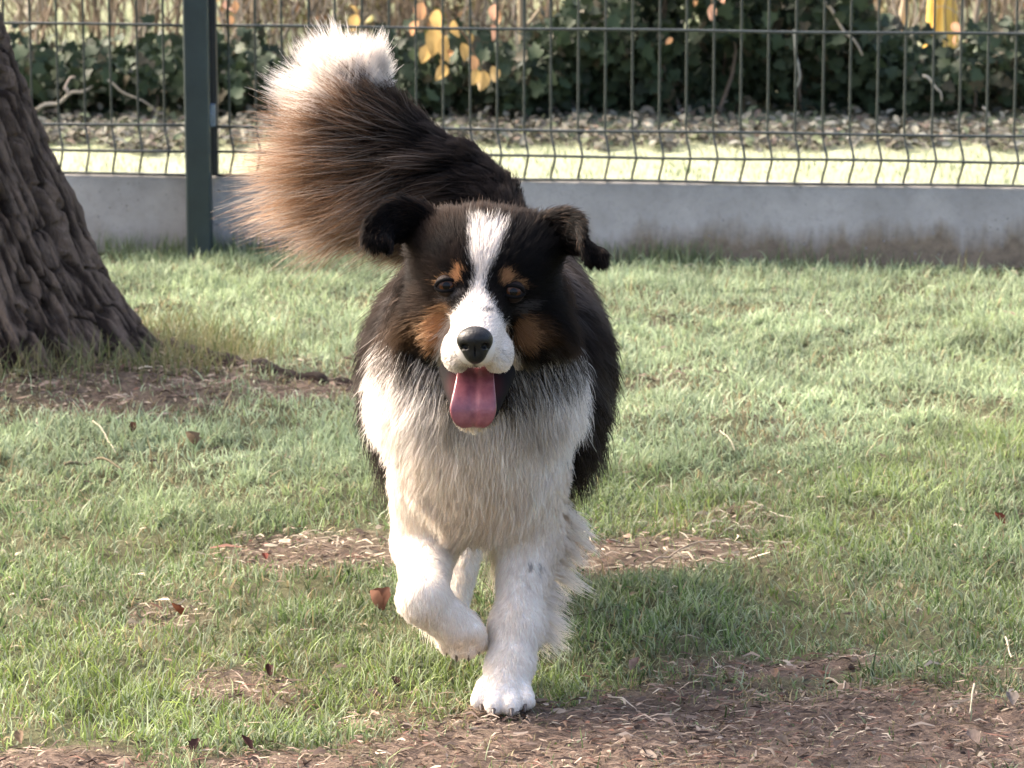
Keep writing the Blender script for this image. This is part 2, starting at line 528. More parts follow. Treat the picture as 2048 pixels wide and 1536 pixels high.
# ------------------------------------------------------------------ concrete kick board under the fence
def concrete_mat():
    m, nt, bs, out = mat_new('concrete')
    tc = nd(nt, 'ShaderNodeTexCoord').outputs['Object']
    n1 = nnoise(nt, tc, 5, 6, 0.65); n2 = nnoise(nt, tc, 60, 6, 0.7); n3 = nnoise(nt, tc, 220, 3, 0.6)
    col = ramp(nt, n1, [(0.3, (0.24, 0.228, 0.214)), (0.55, (0.335, 0.318, 0.300)), (0.75, (0.41, 0.39, 0.368))])
    col = mixc(nt, ramp(nt, n2, [(0.35, (1, 1, 1)), (0.5, (0, 0, 0))]), col, mixc(nt, 0.35, col, (0.2, 0.19, 0.18)))
    # brown soil splash with an uneven upper edge
    sep = nd(nt, 'ShaderNodeSeparateXYZ'); nt.links.new(tc, sep.inputs[0])
    mp = nd(nt, 'ShaderNodeMapping'); mp.inputs['Scale'].default_value = (1, 1, 0.25)
    nt.links.new(tc, mp.inputs[0])
    sn = nnoise(nt, mp.outputs[0], 4.5, 5, 0.7)
    ma = nd(nt, 'ShaderNodeMath', operation='MULTIPLY_ADD'); ma.inputs[1].default_value = 0.30; ma.inputs[2].default_value = -0.062
    nt.links.new(sn, ma.inputs[0])
    sb = nd(nt, 'ShaderNodeMath', operation='SUBTRACT'); nt.links.new(ma.outputs[0], sb.inputs[0]); nt.links.new(sep.outputs[2], sb.inputs[1])
    st = ramp(nt, sb.outputs[0], [(0.0, (0, 0, 0)), (0.055, (1, 1, 1))])
    side = ramp(nt, sep.outputs[0], [(0.0, (0.35,) * 3), (0.12, (1, 1, 1))])
    f = nd(nt, 'ShaderNodeMath', operation='MULTIPLY'); nt.links.new(st, f.inputs[0]); nt.links.new(side, f.inputs[1])
    f2 = nd(nt, 'ShaderNodeMath', operation='MULTIPLY'); nt.links.new(f.outputs[0], f2.inputs[0]); f2.inputs[1].default_value = 0.9
    soil = ramp(nt, n2, [(0.3, (0.10, 0.075, 0.05)), (0.7, (0.20, 0.15, 0.10))])
    col = mixc(nt, f2.outputs[0], col, soil)
    # small air holes
    vo = nd(nt, 'ShaderNodeTexVoronoi'); vo.inputs['Scale'].default_value = 55; vo.inputs['Randomness'].default_value = 1.0
    nt.links.new(tc, vo.inputs['Vector'])
    hole = ramp(nt, vo.outputs['Distance'], [(0.10, (0, 0, 0)), (0.17, (1, 1, 1))])
    gate = ramp(nt, nnoise(nt, tc, 14, 2), [(0.52, (1, 1, 1)), (0.56, (0, 0, 0))])
    hh = nd(nt, 'ShaderNodeMath', operation='MAXIMUM'); nt.links.new(hole, hh.inputs[0]); nt.links.new(gate, hh.inputs[1])
    col = mixc(nt, hh.outputs[0], (0.2, 0.19, 0.18), col)
    nt.links.new(col, bs.inputs['Base Color'])
    bs.inputs['Roughness'].default_value = 0.9
    bs.inputs['Specular IOR Level'].default_value = 0.25
    mu = nd(nt, 'ShaderNodeMath', operation='MULTIPLY_ADD'); mu.inputs[1].default_value = 0.5
    nt.links.new(n3, mu.inputs[0]); nt.links.new(hh.outputs[0], mu.inputs[2])
    a2 = nd(nt, 'ShaderNodeMath', operation='ADD'); nt.links.new(mu.outputs[0], a2.inputs[0]); nt.links.new(n2, a2.inputs[1])
    bump(nt, a2.outputs[0], 0.5, 0.004, bs)
    return m
CONC = concrete_mat()
WALL_Z = pt(403, 352, POST[1])[2]
def slab(x0, x1, label):
    n = 260
    xs = np.linspace(x0, x1, n)
    prof = [(-0.020, -0.25), (-0.020, WALL_Z - 0.006), (-0.017, WALL_Z - 0.002), (-0.012, WALL_Z), (0.012, WALL_Z), (0.017, WALL_Z - 0.002), (0.020, WALL_Z - 0.006), (0.020, -0.25)]
    V = np.array([[[x, fence_y(x) + 0.022 + py_, pz] for (py_, pz) in prof] for x in xs])
    chip = fbm(np.stack([V[..., 0] * 45, V[..., 1] * 45, V[..., 2] * 45], -1), 3, 51) * 0.0022
    V[..., 2] += np.where(V[..., 2] > 0, chip, 0); V[..., 1] += chip * 0.6
    m = len(prof)
    i = np.arange(n - 1)[:, None] * m + np.arange(m - 1)[None]
    Q = np.stack([i, i + m, i + m + 1, i + 1], -1).reshape(-1, 4)
    caps = np.array([list(range(m))[::-1], [(n - 1) * m + k for k in range(m)]])
    o = mesh_np('concrete_wall', V.reshape(-1, 3), [Q, caps], CONC)
    return tag(o, label, 'wall', 'concrete boards under the fence')
PW = 0.0255                                             # half width of the post
slab(POST[0] - 2.5, POST[0] - 0.004, 'low grey concrete wall board between the big trunk and the fence post')
slab(POST[0] + 0.004, POST[0] + 2.5, 'low grey concrete wall board behind the dog, right of the fence post')

# ------------------------------------------------------------------ fence
PAINT = simple_mat('fence_paint', (0.022, 0.035, 0.037), 0.45, 0.25, 12)
WIREM = simple_mat('fence_wire', (0.022, 0.030, 0.027), 0.5, 0.3, 40)
STEEL = simple_mat('galvanised_steel', (0.16, 0.20, 0.24), 0.4, 0.2, 60)
DARKP = simple_mat('dark_plastic', (0.012, 0.013, 0.015), 0.5, 0.2, 40)
ZS = [pt(403, yy, POST[1])[2] for yy in (51, 252, 301, 350)]      # heights of the cross wires
ZB = ZS[3] + 0.003
ZT = 1.25
def fold(z):
    """the pressed V in the lower part of the panel"""
    k = np.clip(1 - np.abs(z - ZS[2]) / (ZS[1] - ZS[2]), 0, 1)
    return k
def wire_mesh(path, r, seg=8):
    V, Q, T = tube_geo(path, r, seg)
    return V, Q, T
zz = np.concatenate([np.linspace(ZB - 0.004, ZS[1] + 0.01, 26), [ZS[0], 0.8, 1.0, ZT]])
k_ = fold(zz); k_ = k_ * k_ * (3 - 2 * k_) * 0.6 + k_ * 0.4
vpath = np.stack([0.010 * k_, -0.016 * k_, zz], -1)
vme = None
def panel(x0, x1, label, first):
    global vme
    root = empty('wire_fence_panel', (x0, fence_y(x0), 0))
    tag(root, label, 'fence', 'wire panels of the fence')
    a = math.atan(FSLOPE)
    sp = 0.0548
    xs = np.arange(first, x1 - 0.005, sp)
    for x in xs:
        if vme is None:
            V, Q, T = wire_mesh(vpath, 0.0025)
            o = mesh_np('vertical_wire', V, [Q, T], WIREM, root)
            vme = o.data
        else:
            o = link(bpy.data.objects.new('vertical_wire', vme), root)
        o.location = (x - x0, (x - x0) * FSLOPE + 0.006 + random.uniform(-.0006, .0006), 0)
        o.rotation_euler = (0, random.uniform(-.0015, .0015), a)
    hz = list(ZS) + [ZS[0] + 0.2 * k for k in range(1, 4)]
    for z in hz:
        k = float(fold(np.array([z]))[0])
        L = x1 - x0
        f = np.linspace(0, L, 40)
        p = np.stack([f, f * FSLOPE + 0.0008 - 0.016 * k, z + 0.0010 * np.sin(f * 9 + z * 40)], -1)
        V, Q, T = wire_mesh(p, 0.0029)
        mesh_np('horizontal_wire', V, [Q, T], WIREM, root)
    return root
panel(POST[0] - 2.5, POST[0] - PW - 0.004, 'dark wire fence panel between the big trunk and the post', POST[0] - 2.5 + 0.017)
panel(POST[0] + PW + 0.012, POST[0] + 2.5, 'wide dark wire fence panel behind the dog, right of the post', POST[0] + 0.0615)

def post():
    root = empty('fence_post', (POST[0], fence_y(POST[0]), 0))
    tag(root, 'dark grey green square metal fence post standing at the concrete wall', 'post')
    # rounded square tube
    n = 5; r = 0.006; w = PW; d = 0.030
    ring = []
    for cx, cy, a0 in ((w - r, d - r, 0), (-w + r, d - r, 90), (-w + r, -d + r, 180), (w - r, -d + r, 270)):
        for k in range(n):
            a = math.radians(a0 + 90 * k / (n - 1)); ring.append((cx + r * math.cos(a), cy + r * math.sin(a)))
    ring = np.array(ring); m = len(ring)
    zs = np.linspace(-0.2, 1.32, 30)
    V = np.concatenate([np.column_stack([ring[:, 0], ring[:, 1] - 0.034, np.full(m, z)]) for z in zs])
    i = np.arange(len(zs) - 1)[:, None] * m; j = np.arange(m)[None]; jn = (j + 1) % m
    Q = np.stack([i + j, i + jn, i + m + jn, i + m + j], -1).reshape(-1, 4)
    mesh_np('post_tube', V, Q, PAINT, root)
    Vc, Qc = box_geo((-w - .002, -d - .036, 1.318), (w + .002, d - .032, 1.334))
    mesh_np('post_cap', Vc, Qc, DARKP, root, smooth=False)
    # dark strip along the right side of the post, and the bolted clips
    V, Q = box_geo((w + .0005, -.022, WALL_Z + .004), (w + .0125, .018, 1.27))
    mesh_np('dark_strip', V, Q, DARKP, root, smooth=False)
    for zc in (pt(430, 225, POST[1])[2], pt(430, 225, POST[1])[2] + 0.5):
        g = Geo()
        V, Q = box_geo((w - .004, -.046, zc - .022), (w + .010, -.0225, zc + .022)); g.add(V, Q)
        b = g.build('fence_clip', STEEL, root, False)
        V, Q, T = tube_geo([(w + .003, -.046, zc), (w + .003, -.052, zc)], .006, 6)
        mesh_np('bolt', V, [Q, T], STEEL, b, smooth=False)
    return root
post()

# ------------------------------------------------------------------ big trunk at the left
def bark_mat():
    m, nt, bs, out = mat_new('bark')
    tc = nd(nt, 'ShaderNodeTexCoord').outputs['Object']
    at = nd(nt, 'ShaderNodeAttribute', attribute_name='tint')
    mp = nd(nt, 'ShaderNodeMapping'); mp.inputs['Scale'].default_value = (1, 1, .3); nt.links.new(tc, mp.inputs[0])
    n1 = nnoise(nt, mp.outputs[0], 60, 6, 0.75, 0.4); n2 = nnoise(nt, mp.outputs[0], 190, 5, 0.7)
    c = mixc(nt, mixc(nt, 0.5, n1, (0, 0, 0)), at.outputs['Color'], (0.07, 0.052, 0.043))
    li = ramp(nt, nnoise(nt, tc, 11, 4, 0.6), [(0.60, (0, 0, 0)), (0.76, (0.35, 0.35, 0.35))])
    c = mixc(nt, li, c, (0.25, 0.225, 0.20))
    nt.links.new(c, bs.inputs['Base Color'])
    bs.inputs['Roughness'].default_value = 0.92
    bs.inputs['Specular IOR Level'].default_value = 0.2
    ad = nd(nt, 'ShaderNodeMath', operation='ADD'); nt.links.new(n1, ad.inputs[0]); nt.links.new(n2, ad.inputs[1])
    bump(nt, ad.outputs[0], 1.0, 0.02, bs)
    return m
BARK = bark_mat()
def big_tree():
    root = empty('big_tree', (0, 0, 0))
    tag(root, 'thick leaning tree trunk with deeply furrowed dark bark at the left edge', 'tree')
    Yt = TRUNK[1]
    # right-hand outline read at several heights: image column of the edge at trunk distance
    prof = [(780, 470), (742, 372), (720, 338), (690, 306), (640, 268), (560, 214), (480, 172), (400, 140), (300, 92), (200, 54), (100, 20), (0, -12), (-400, -100), (-900, -190), (-1800, -330)]
    zr = np.array([pt(0, y, Yt)[2] for y, _ in prof]); er = np.array([pt(x, 500, Yt)[0] for _, x in prof])
    zr[0] = -0.06
    rad = np.array([0.60, 0.51, 0.48, 0.455, 0.425, 0.385, 0.355, 0.33, 0.31, 0.295, 0.285, 0.28, 0.265, 0.25, 0.22])
    na, nz = 680, 530
    zs = np.concatenate([np.linspace(-0.05, 0.95, 440), np.linspace(0.96, zr[-1], nz - 440)])
    e = np.interp(zs, zr, er); R = np.interp(zs, zr, rad)
    ker = np.ones(9) / 9
    pad = lambda a: np.convolve(np.pad(a, 4, 'edge'), ker, 'valid')
    e, R = pad(e), pad(R)
    cx = e - R
    th = np.concatenate([np.linspace(-.62 * np.pi, .22 * np.pi, 560, endpoint=False), np.linspace(.22 * np.pi, 1.38 * np.pi, na - 560, endpoint=False)])
    TH, Z = np.meshgrid(th, zs)
    RR = R[:, None] * np.ones_like(TH)
    # root flare lobes near the ground
    fl = np.exp(-np.clip(Z, 0, 9) / 0.16)
    RR = RR * (1 + fl * (0.10 * np.cos(3 * (TH + 0.75)) + 0.05 * np.cos(7 * TH + 1)))
    # bark: long interlocking plates, furrows between; grain runs up the trunk with a slight twist
    C, S = np.cos(TH), np.sin(TH)
    q = np.stack([C * 3.2, S * 3.2, Z * 1.55], -1)
    wob = fbm(q * 1.6, 3, 61); wob2 = fbm(q * 7.0, 2, 67)
    w2 = np.stack([C, S, Z], -1)
    a2 = TH + 0.10 * wob + 0.030 * wob2 + Z * 0.08
    q2 = np.stack([np.cos(a2) * 7.5, np.sin(a2) * 7.5, Z * 3.0 + 0.35 * wob], -1)
    q3 = np.stack([np.cos(a2) * 17.0, np.sin(a2) * 17.0, Z * 7.5 + 0.5 * wob], -1)
    n1 = noise3(q2, 62); n2 = noise3(q3, 63); n3 = noise3(np.stack([C * 7, S * 7, Z * 13], -1), 69)
    crack = 1 - sstep(0.025, 0.095, np.abs(n1)); crack2 = 1 - sstep(0.02, 0.085, np.abs(n2)); brk = 1 - sstep(0.02, 0.07, np.abs(n3 + .15))
    fib = noise3(np.stack([np.cos(a2) * 62, np.sin(a2) * 62, Z * 17], -1), 71)
    plate = fbm(np.stack([C * 30, S * 30, Z * 22], -1), 4, 64)
    idw = fib
    disp = 0.008 - 0.042 * crack - 0.018 * crack2 * (1 - crack) - 0.010 * brk + 0.005 * fib + 0.012 * plate + 0.012 * fbm(q * 1.2, 2, 65)
    RR = RR + disp
    X = cx[:, None] + C * RR; Yy = Yt + S * RR * 0.66
    V = np.stack([X, Yy, Z], -1).reshape(-1, 3)
    outer = np.clip(0.45 + plate * 1.9 + fib * 0.45 - crack * 0.5 - crack2 * .25, 0, 1)[..., None]
    col = lerp(np.array([0.034, 0.020, 0.014]), np.array([0.31, 0.225, 0.17]), outer).reshape(-1, 3)
    i = np.arange(nz - 1)[:, None] * na; j = np.arange(na)[None]; jn = (j + 1) % na
    Q = np.stack([i + j, i + jn, i + na + jn, i + na + j], -1).reshape(-1, 4)
    mesh_np('trunk', V, Q, BARK, root, col)
    # limbs above the frame
    top = np.array([cx[-1], Yt, zs[-1]])
    for dx, dy, dz, r0 in ((-0.9, 0.3, 1.6, 0.17), (0.7, -0.1, 1.7, 0.15), (-0.2, 0.8, 1.9, 0.14)):
        f = np.linspace(0, 1, 12)[:, None]
        p = top - np.array([0, 0, 0.15]) + f * np.array([dx, dy, dz]) + 0.12 * np.sin(f * 5) * np.array([0.6, 0.4, 0])
        V, Q, T = tube_geo(p, np.linspace(r0, 0.05, 12), 16)
        mesh_np('limb', V, [Q, T], BARK, root, np.full((len(V), 3), 0.1))
    return root
big_tree()

# a surface root running out to the right of the trunk
def root_ridge():
    pts = [gpt(330, 722), gpt(430, 752), gpt(540, 772), gpt(640, 782), gpt(700, 790)]
    P = np.array(pts); f = np.linspace(0, len(P) - 1, 40)
    path = np.stack([np.interp(f, np.arange(len(P)), P[:, k]) for k in range(3)], -1)
    path[:, 2] = ground_z(path[:, 0], path[:, 1]) + 0.004 * np.sin(f * 7) + 0.002
    V, Q, T = tube_geo(path, np.linspace(0.020, 0.006, 40) * (1 + 0.2 * np.sin(f * 11)), 10)
    V = V + 0.004 * np.stack([fbm(V * 60, 2, 68), fbm(V * 60, 2, 69), fbm(V * 60, 2, 70)], -1)
    o = mesh_np('tree_root', V, [Q, T], BARK, None, np.repeat(np.array([[.045, .030, .023]]), len(V), 0))
    tag(o, 'dark surface root running through the earth from the trunk to the dog', 'root')
root_ridge()
# ------------------------------------------------------------------ growth beyond the fence
LEAFM = tint_mat('ivy_leaf', 0.6, 0.10, 0.18)
AUTUMN = tint_mat('autumn_leaf', 0.5, 0.5, 0.3)
TWIG = tint_mat('twig_bark', 0.85, 0.0, 0.2)
BZ = 0.03
def leaf_shape(kind):
    """flat outline with a midrib fold, unit length along +y, returned as verts, tris"""
    if kind == 'ivy':
        ol = [(0, 0), (0.28, -0.10), (0.55, 0.12), (0.34, 0.40), (0.40, 0.66), (0.16, 0.66), (0, 1.0), (-0.16, 0.66), (-0.40, 0.66), (-0.34, 0.40), (-0.55, 0.12), (-0.28, -0.10)]
    else:
        ol = [(0, 0), (0.16, 0.12), (0.27, 0.36), (0.24, 0.62), (0.12, 0.86), (0, 1.0), (-0.12, 0.86), (-0.24, 0.62), (-0.27, 0.36), (-0.16, 0.12)]
    V = [(x, y, 0.22 * abs(x) - 0.18 * (y - .4) ** 2) for x, y in ol] + [(0, 0.45, 0.0)]
    c = len(ol)
    T = [(c, k, (k + 1) % c) for k in range(c)]
    return np.array(V), np.array(T)
IV, IT = leaf_shape('ivy'); OV, OT = leaf_shape('oval')
def frames(n, nrm):
    """random rotation about each normal: returns (n,3,3) with columns x,y,z"""
    z = norm(nrm)
    a = norm(np.cross(z, rng.normal(0, 1, (n, 3)))); b = np.cross(z, a)
    return np.stack([a, b, z], -1)
def leaf_cloud(P, nrm, size, V0, T0):
    n = len(P)
    R = frames(n, nrm)
    V = np.einsum('nij,mj->nmi', R, V0) * size[:, None, None] + P[:, None]
    T = T0[None] + (np.arange(n) * len(V0))[:, None, None]
    return V.reshape(-1, 3), T.reshape(-1, 3)
def hedge_top(px):
    """height of the ivy (image row of its top) along the fence"""
    xs = [-300, 60, 200, 330, 470, 600, 900, 1040, 1120, 1200, 1300, 1400, 1500, 1600, 1720, 1790, 1860, 1960, 2048, 2400]
    ys = [120, 118, 138, 130, 120, 135, 140, 140, 70, -30, -90, -60, -110, -60, 10, 95, 140, 110, 100, 60]
    return np.interp(px, xs, ys)
IVY_Y = 9.72
def ivy_points(n, pxlo, pxhi, ylo, yhi):
    px = rng.uniform(pxlo, pxhi, n)
    Y = rng.uniform(ylo, yhi, n)
    top = hedge_top(px) + rng.normal(0, 22, n) + 26 * noise3(np.stack([px / 37., px * 0, px * 0], -1), 71)
    ztop = np.array([pt(0, t, IVY_Y + .15)[2] for t in top])
    u = rng.uniform(0, 1, n) ** 0.8
    x = (px - CX) / F * (Y / CP)
    z = BZ + 0.01 + u * np.maximum(ztop - BZ, 0.05)
    # belly of the hedge: lower leaves sit further back near the foot
    Y = Y + 0.06 * np.cos(u * 3.0) + 0.05 * noise3(np.stack([x * 9, z * 9, x * 0], -1), 72)
    return np.stack([x, Y, z], -1)
def ivy(label, pxlo, pxhi, nstuff, nsingle):
    c = (pxlo + pxhi) / 2
    b = np.array([(c - CX) / F * (IVY_Y / CP), IVY_Y + .15, BZ])
    root = empty('ivy_bush', b)
    tag(root, label, 'bush', 'ivy bushes beyond the fence')
    P = ivy_points(nstuff, pxlo, pxhi, IVY_Y + 0.02, IVY_Y + 0.42)
    n = len(P)
    gap = noise3(P * np.array([11, 4, 11]), 73) + 0.5 * noise3(P * np.array([27, 8, 27]), 74)
    zrel = (P[:, 2] - BZ)
    P = P[(gap > -0.62 + 0.95 * sstep(0.16, 0.42, zrel))]
    n = len(P)
    nrm = np.stack([rng.normal(0, 0.6, n), rng.normal(-0.75, 0.5, n), rng.normal(0.45, 0.45, n)], -1)
    V, T = leaf_cloud(P - b, nrm, rng.uniform(0.018, 0.042, n), IV, IT)
    base = np.array([0.024, 0.036, 0.018])
    col = base * rng.uniform(0.55, 1.6, (n, 1)) * np.array([1, 1, 1.0])
    col = np.where(rng.uniform(0, 1, (n, 1)) < 0.10, np.array([0.06, 0.053, 0.032]), col)
    o = mesh_np('foliage', V, T, LEAFM, root, np.repeat(col, len(IV), 0))
    o['kind'] = 'stuff'
    # the leaves that show singly
    variants = []
    for k in range(4):
        vc = np.repeat((base * (0.8 + 0.28 * k))[None], len(IV), 0)
        me_o = mesh_np('leaf', IV * (0.026 + 0.006 * k), IT, LEAFM, root, vc)
        variants.append(me_o.data)
        bpy.data.objects.remove(me_o)
    P = ivy_points(nsingle, pxlo, pxhi, IVY_Y - 0.02, IVY_Y + 0.05)
    for p in P:
        o = link(bpy.data.objects.new('leaf', random.choice(variants)), root)
        o.location = p - b
        o.rotation_euler = (random.gauss(1.05, .4), random.gauss(0, .5), random.uniform(-3.1, 3.1) * 0.3)
    # woody stems inside
    for k in range(int((pxhi - pxlo) / 40)):
        g = Geo()
        q = ivy_points(1, pxlo, pxhi, IVY_Y + .08, IVY_Y + .35)[0]
        f = np.linspace(0, 1, 7)[:, None]
        foot = np.array([q[0] + random.uniform(-.05, .05), q[1], BZ - .02])
        path = foot + (q - foot) * f + np.array([0.02, 0.015, 0]) * np.sin(f * 6 + k)
        g.tube(path - b, np.linspace(.006, .002, 7), 5, (0.10, 0.08, 0.06))
        g.build('stem', TWIG, root)
    return root
ivy('low dark ivy bush beyond the fence, between trunk and post', -260, 385, 4600, 60)
ivy('low dark ivy bush beyond the fence, behind the dog tail', 385, 1040, 4600, 60)
ivy('tall dark green ivy bush beyond the fence, right of the hanging yellow leaves', 1040, 1760, 11000, 130)
ivy('dark ivy bush beyond the fence at the far right edge', 1760, 2420, 4200, 50)

# bare saplings and stems behind and among the ivy
def sapling(px, py, r, lean, h, col, label, nb=7, name='sapling', seed=0, bend=0.05, z0=BZ):
    rr = np.random.default_rng(100 + seed)
    foot = gpt(px, py, z0)
    root = empty(name, foot)
    tag(root, label, 'sapling', 'bare stems beyond the fence')
    n = 14
    f = np.linspace(0, 1, n)
    path = np.stack([lean * f * h + bend * np.sin(f * 5 + seed) * f, 0.04 * np.sin(f * 4 + seed), f * h - 0.03], -1)
    V, Q, T = tube_geo(path, r * (1 - 0.45 * f), 9)
    mesh_np('trunk', V, [Q, T], TWIG, root, np.repeat(np.array(col)[None], len(V), 0) * rr.uniform(.8, 1.2, (len(V), 1)))
    for k in range(nb):
        s = rr.uniform(0.08, 0.9)
        i = min(int(s * (n - 1)), n - 2)
        p0 = path[i]
        a = rr.uniform(0, 2 * np.pi); L = rr.uniform(0.10, 0.32)
        d = np.array([np.cos(a), 0.5 * np.sin(a), rr.uniform(0.5, 1.6)]); d /= np.linalg.norm(d)
        g_ = np.linspace(0, 1, 7)[:, None]
        bp = p0 + d * L * g_ + 0.02 * rr.normal(0, 1, 3) * np.sin(g_ * 4)
        V, Q, T = tube_geo(bp, np.linspace(r * 0.4, r * 0.12, 7), 5)
        mesh_np('branch', V, [Q, T], TWIG, root, np.repeat(np.array(col)[None] * 0.9, len(V), 0))
    return root
grey = (0.22, 0.19, 0.155); brn = (0.14, 0.105, 0.075); pale_ = (0.40, 0.36, 0.30)
SAP = [(55, 70, .011, .03, 1.3, pale_, 'pale thin stem beyond the fence just right of the trunk edge'),
       (85, 95, .007, -.05, 1.2, grey, 'thin grey stem beyond the fence, second from the trunk edge'),
       (175, 110, .006, .12, 1.1, brn, 'thin brown stem leaning right behind the left fence panel'),
       (205, 120, .008, -.06, 1.1, brn, 'brown forked stem rising from the ivy left of the post'),
       (282, 105, .009, .04, 1.2, grey, 'grey sapling stem midway between trunk and post'),
       (350, 118, .006, .10, 1.1, brn, 'thin brown twiggy stem just left of the post'),
       (478, 115, .008, .0, 1.2, grey, 'narrow grey stem just right of the fence post'),
       (512, 130, .015, -.05, 1.3, (0.25, .205, .15), 'thick grey brown sapling trunk between post and dog tail'),
       (640, 90, .007, .05, 1.2, brn, 'thin dark stem behind the left half of the white tail tip'),
       (825, 120, .007, -.04, 1.2, brn, 'thin brown stem between the tail tip and the hanging yellow leaves'),
       (1050, 190, .013, .01, 1.3, (0.22, .18, .12), 'straight olive brown sapling trunk left of the tall ivy'),
       (1085, 150, .007, .10, 1.2, brn, 'slender dark sapling leaning beside the straight olive trunk'),
       (1792, 120, .010, .10, 1.2, (0.36, .29, .20), 'pale forked sapling stem left of the golden trunk'),
       (1940, 110, .008, .10, 1.2, grey, 'grey sapling stem just right of the golden trunk'),
       (1985, 100, .006, -.14, 1.2, brn, 'thin brown sapling leaning left near the right edge'),
       (2030, 95, .007, .05, 1.2, grey, 'thin grey sapling at the right edge beyond the fence')]
for k, s in enumerate(SAP):
    sapling(*s, seed=k, nb=8)
def twiggy():
    g = Geo()
    for lo, hi, n in ((20, 375, 110), (440, 820, 150), (1000, 1110, 30), (1740, 2060, 110), (820, 1000, 60)):
        for k in range(n):
            p = gpt(rng.uniform(lo, hi), rng.uniform(20, 150), BZ)
            h = rng.uniform(0.25, 0.7); ln = rng.normal(0, 0.22)
            f = np.linspace(0, 1, 8)
            path = p + np.stack([ln * h * f + 0.02 * np.sin(f * 7 + k), rng.normal(0, .1) * f, h * f], -1)
            c = np.array(brn if k % 3 else grey) * rng.uniform(.7, 1.3)
            g.tube(path, np.linspace(.0035, .0012, 8) * rng.uniform(.7, 1.3), 4, c)
            for j in range(3):
                i = rng.integers(2, 7); L = rng.uniform(.05, .2)
                d = np.array([rng.normal(0, 1), rng.normal(0, .4), rng.uniform(.2, 1)]); d /= np.linalg.norm(d)
                ff = np.linspace(0, 1, 4)[:, None]
                g.tube(path[i] + d * L * ff + np.array([0, 0, .02]) * np.sin(ff * 3), np.linspace(.0016, .0008, 4), 4, c)
    o = g.build('twig_thicket', TWIG)
    tag(o, 'tangle of thin bare twigs rising beyond the wire fence', 'twigs', kind='stuff')
twiggy()
def brush():
    """dry olive brown undergrowth standing behind the ivy"""
    spots = []
    for lo, hi, ylo, yhi, n, h in ((-120, 400, -70, 12, 800, .26), (430, 830, 10, 95, 1900, .34), (830, 1110, 20, 110, 1700, .34), (1740, 1840, 5, 60, 300, .28), (1920, 2100, 5, 60, 600, .28), (1100, 1760, 0, 60, 1600, .4)):
        px = rng.uniform(lo, hi, n); py = rng.uniform(ylo, yhi, n)
        G = np.array([gpt(a, b, BZ) for a, b in zip(px, py)])
        cl = noise3(np.stack([px / 45, py / 60, px * 0], -1), 95)
        k = cl > rng.uniform(-.9, .35, n)
        G = G[k]; G[:, 2] += rng.uniform(0, 1, len(G)) ** .7 * h
        spots.append(G)
    P = np.vstack(spots); n = len(P)
    nrm = rng.normal(0, 1, (n, 3)) + np.array([0, -.5, .3])
    V, T = leaf_cloud(P, nrm, rng.uniform(.02, .055, n), OV * np.array([.75, 1, 1.6]), OT)
    pal = np.array([[.12, .105, .05], [.19, .155, .085], [.085, .07, .042], [.27, .21, .12], [.12, .13, .05], [.30, .16, .08]])
    col = pal[rng.choice(6, n, p=[.28, .22, .2, .12, .12, .06])] * rng.uniform(.7, 1.3, (n, 1))
    o = mesh_np('undergrowth', V, T, AUTUMN, None, np.repeat(col, len(OV), 0))
    tag(o, 'dry olive brown undergrowth behind the ivy beyond the fence', 'undergrowth', kind='stuff')
brush()
# fallen branches lying in the ivy
def branch(pts, r, col, label):
    P = np.array(pts); f = np.linspace(0, len(P) - 1, 16)
    path = np.stack([np.interp(f, np.arange(len(P)), P[:, k]) for k in range(3)], -1)
    path[:, 2] += 0.006 * np.sin(f * 5)
    g = Geo(); g.tube(path, np.linspace(r, r * .4, 16), 7, col)
    o = g.build('dead_branch', TWIG)
    tag(o, label, 'branch', 'dead branches in the ivy')
YB = IVY_Y - 0.04
branch([pt(72, 222, YB), pt(120, 200, YB), pt(160, 182, YB), pt(225, 148, YB + .1)], .006, (.34, .30, .23), 'long pale dead branch lying in the ivy left of the post')
branch([pt(205, 160, YB), pt(248, 181, YB), pt(325, 232, YB)], .0035, (.36, .31, .24), 'thin dead branch slanting down towards the post')
branch([pt(136, 187, YB), pt(128, 172, YB), pt(150, 152, YB)], .004, (.42, .35, .29), 'small forked dead twig above the long dead branch')
branch([pt(1650, 6, YB), pt(1690, 60, YB), pt(1725, 108, YB)], .005, (.36, .31, .25), 'pale crooked dead branch in the ivy left of the forked sapling')
branch([pt(1845, 152, YB), pt(1878, 176, YB), pt(1884, 200, YB)], .004, (.46, .41, .32), 'pale bent twig in the ivy under the golden trunk')
branch([pt(1588, 60, YB), pt(1592, 110, YB), pt(1600, 150, YB), pt(1590, 190, YB)], .004, (.30, .30, .26), 'crooked grey stem hanging down the tall ivy')
branch([pt(1965, 215, YB), pt(1987, 245, YB)], .004, (.45, .4, .32), 'short pale stick at the foot of the right ivy')

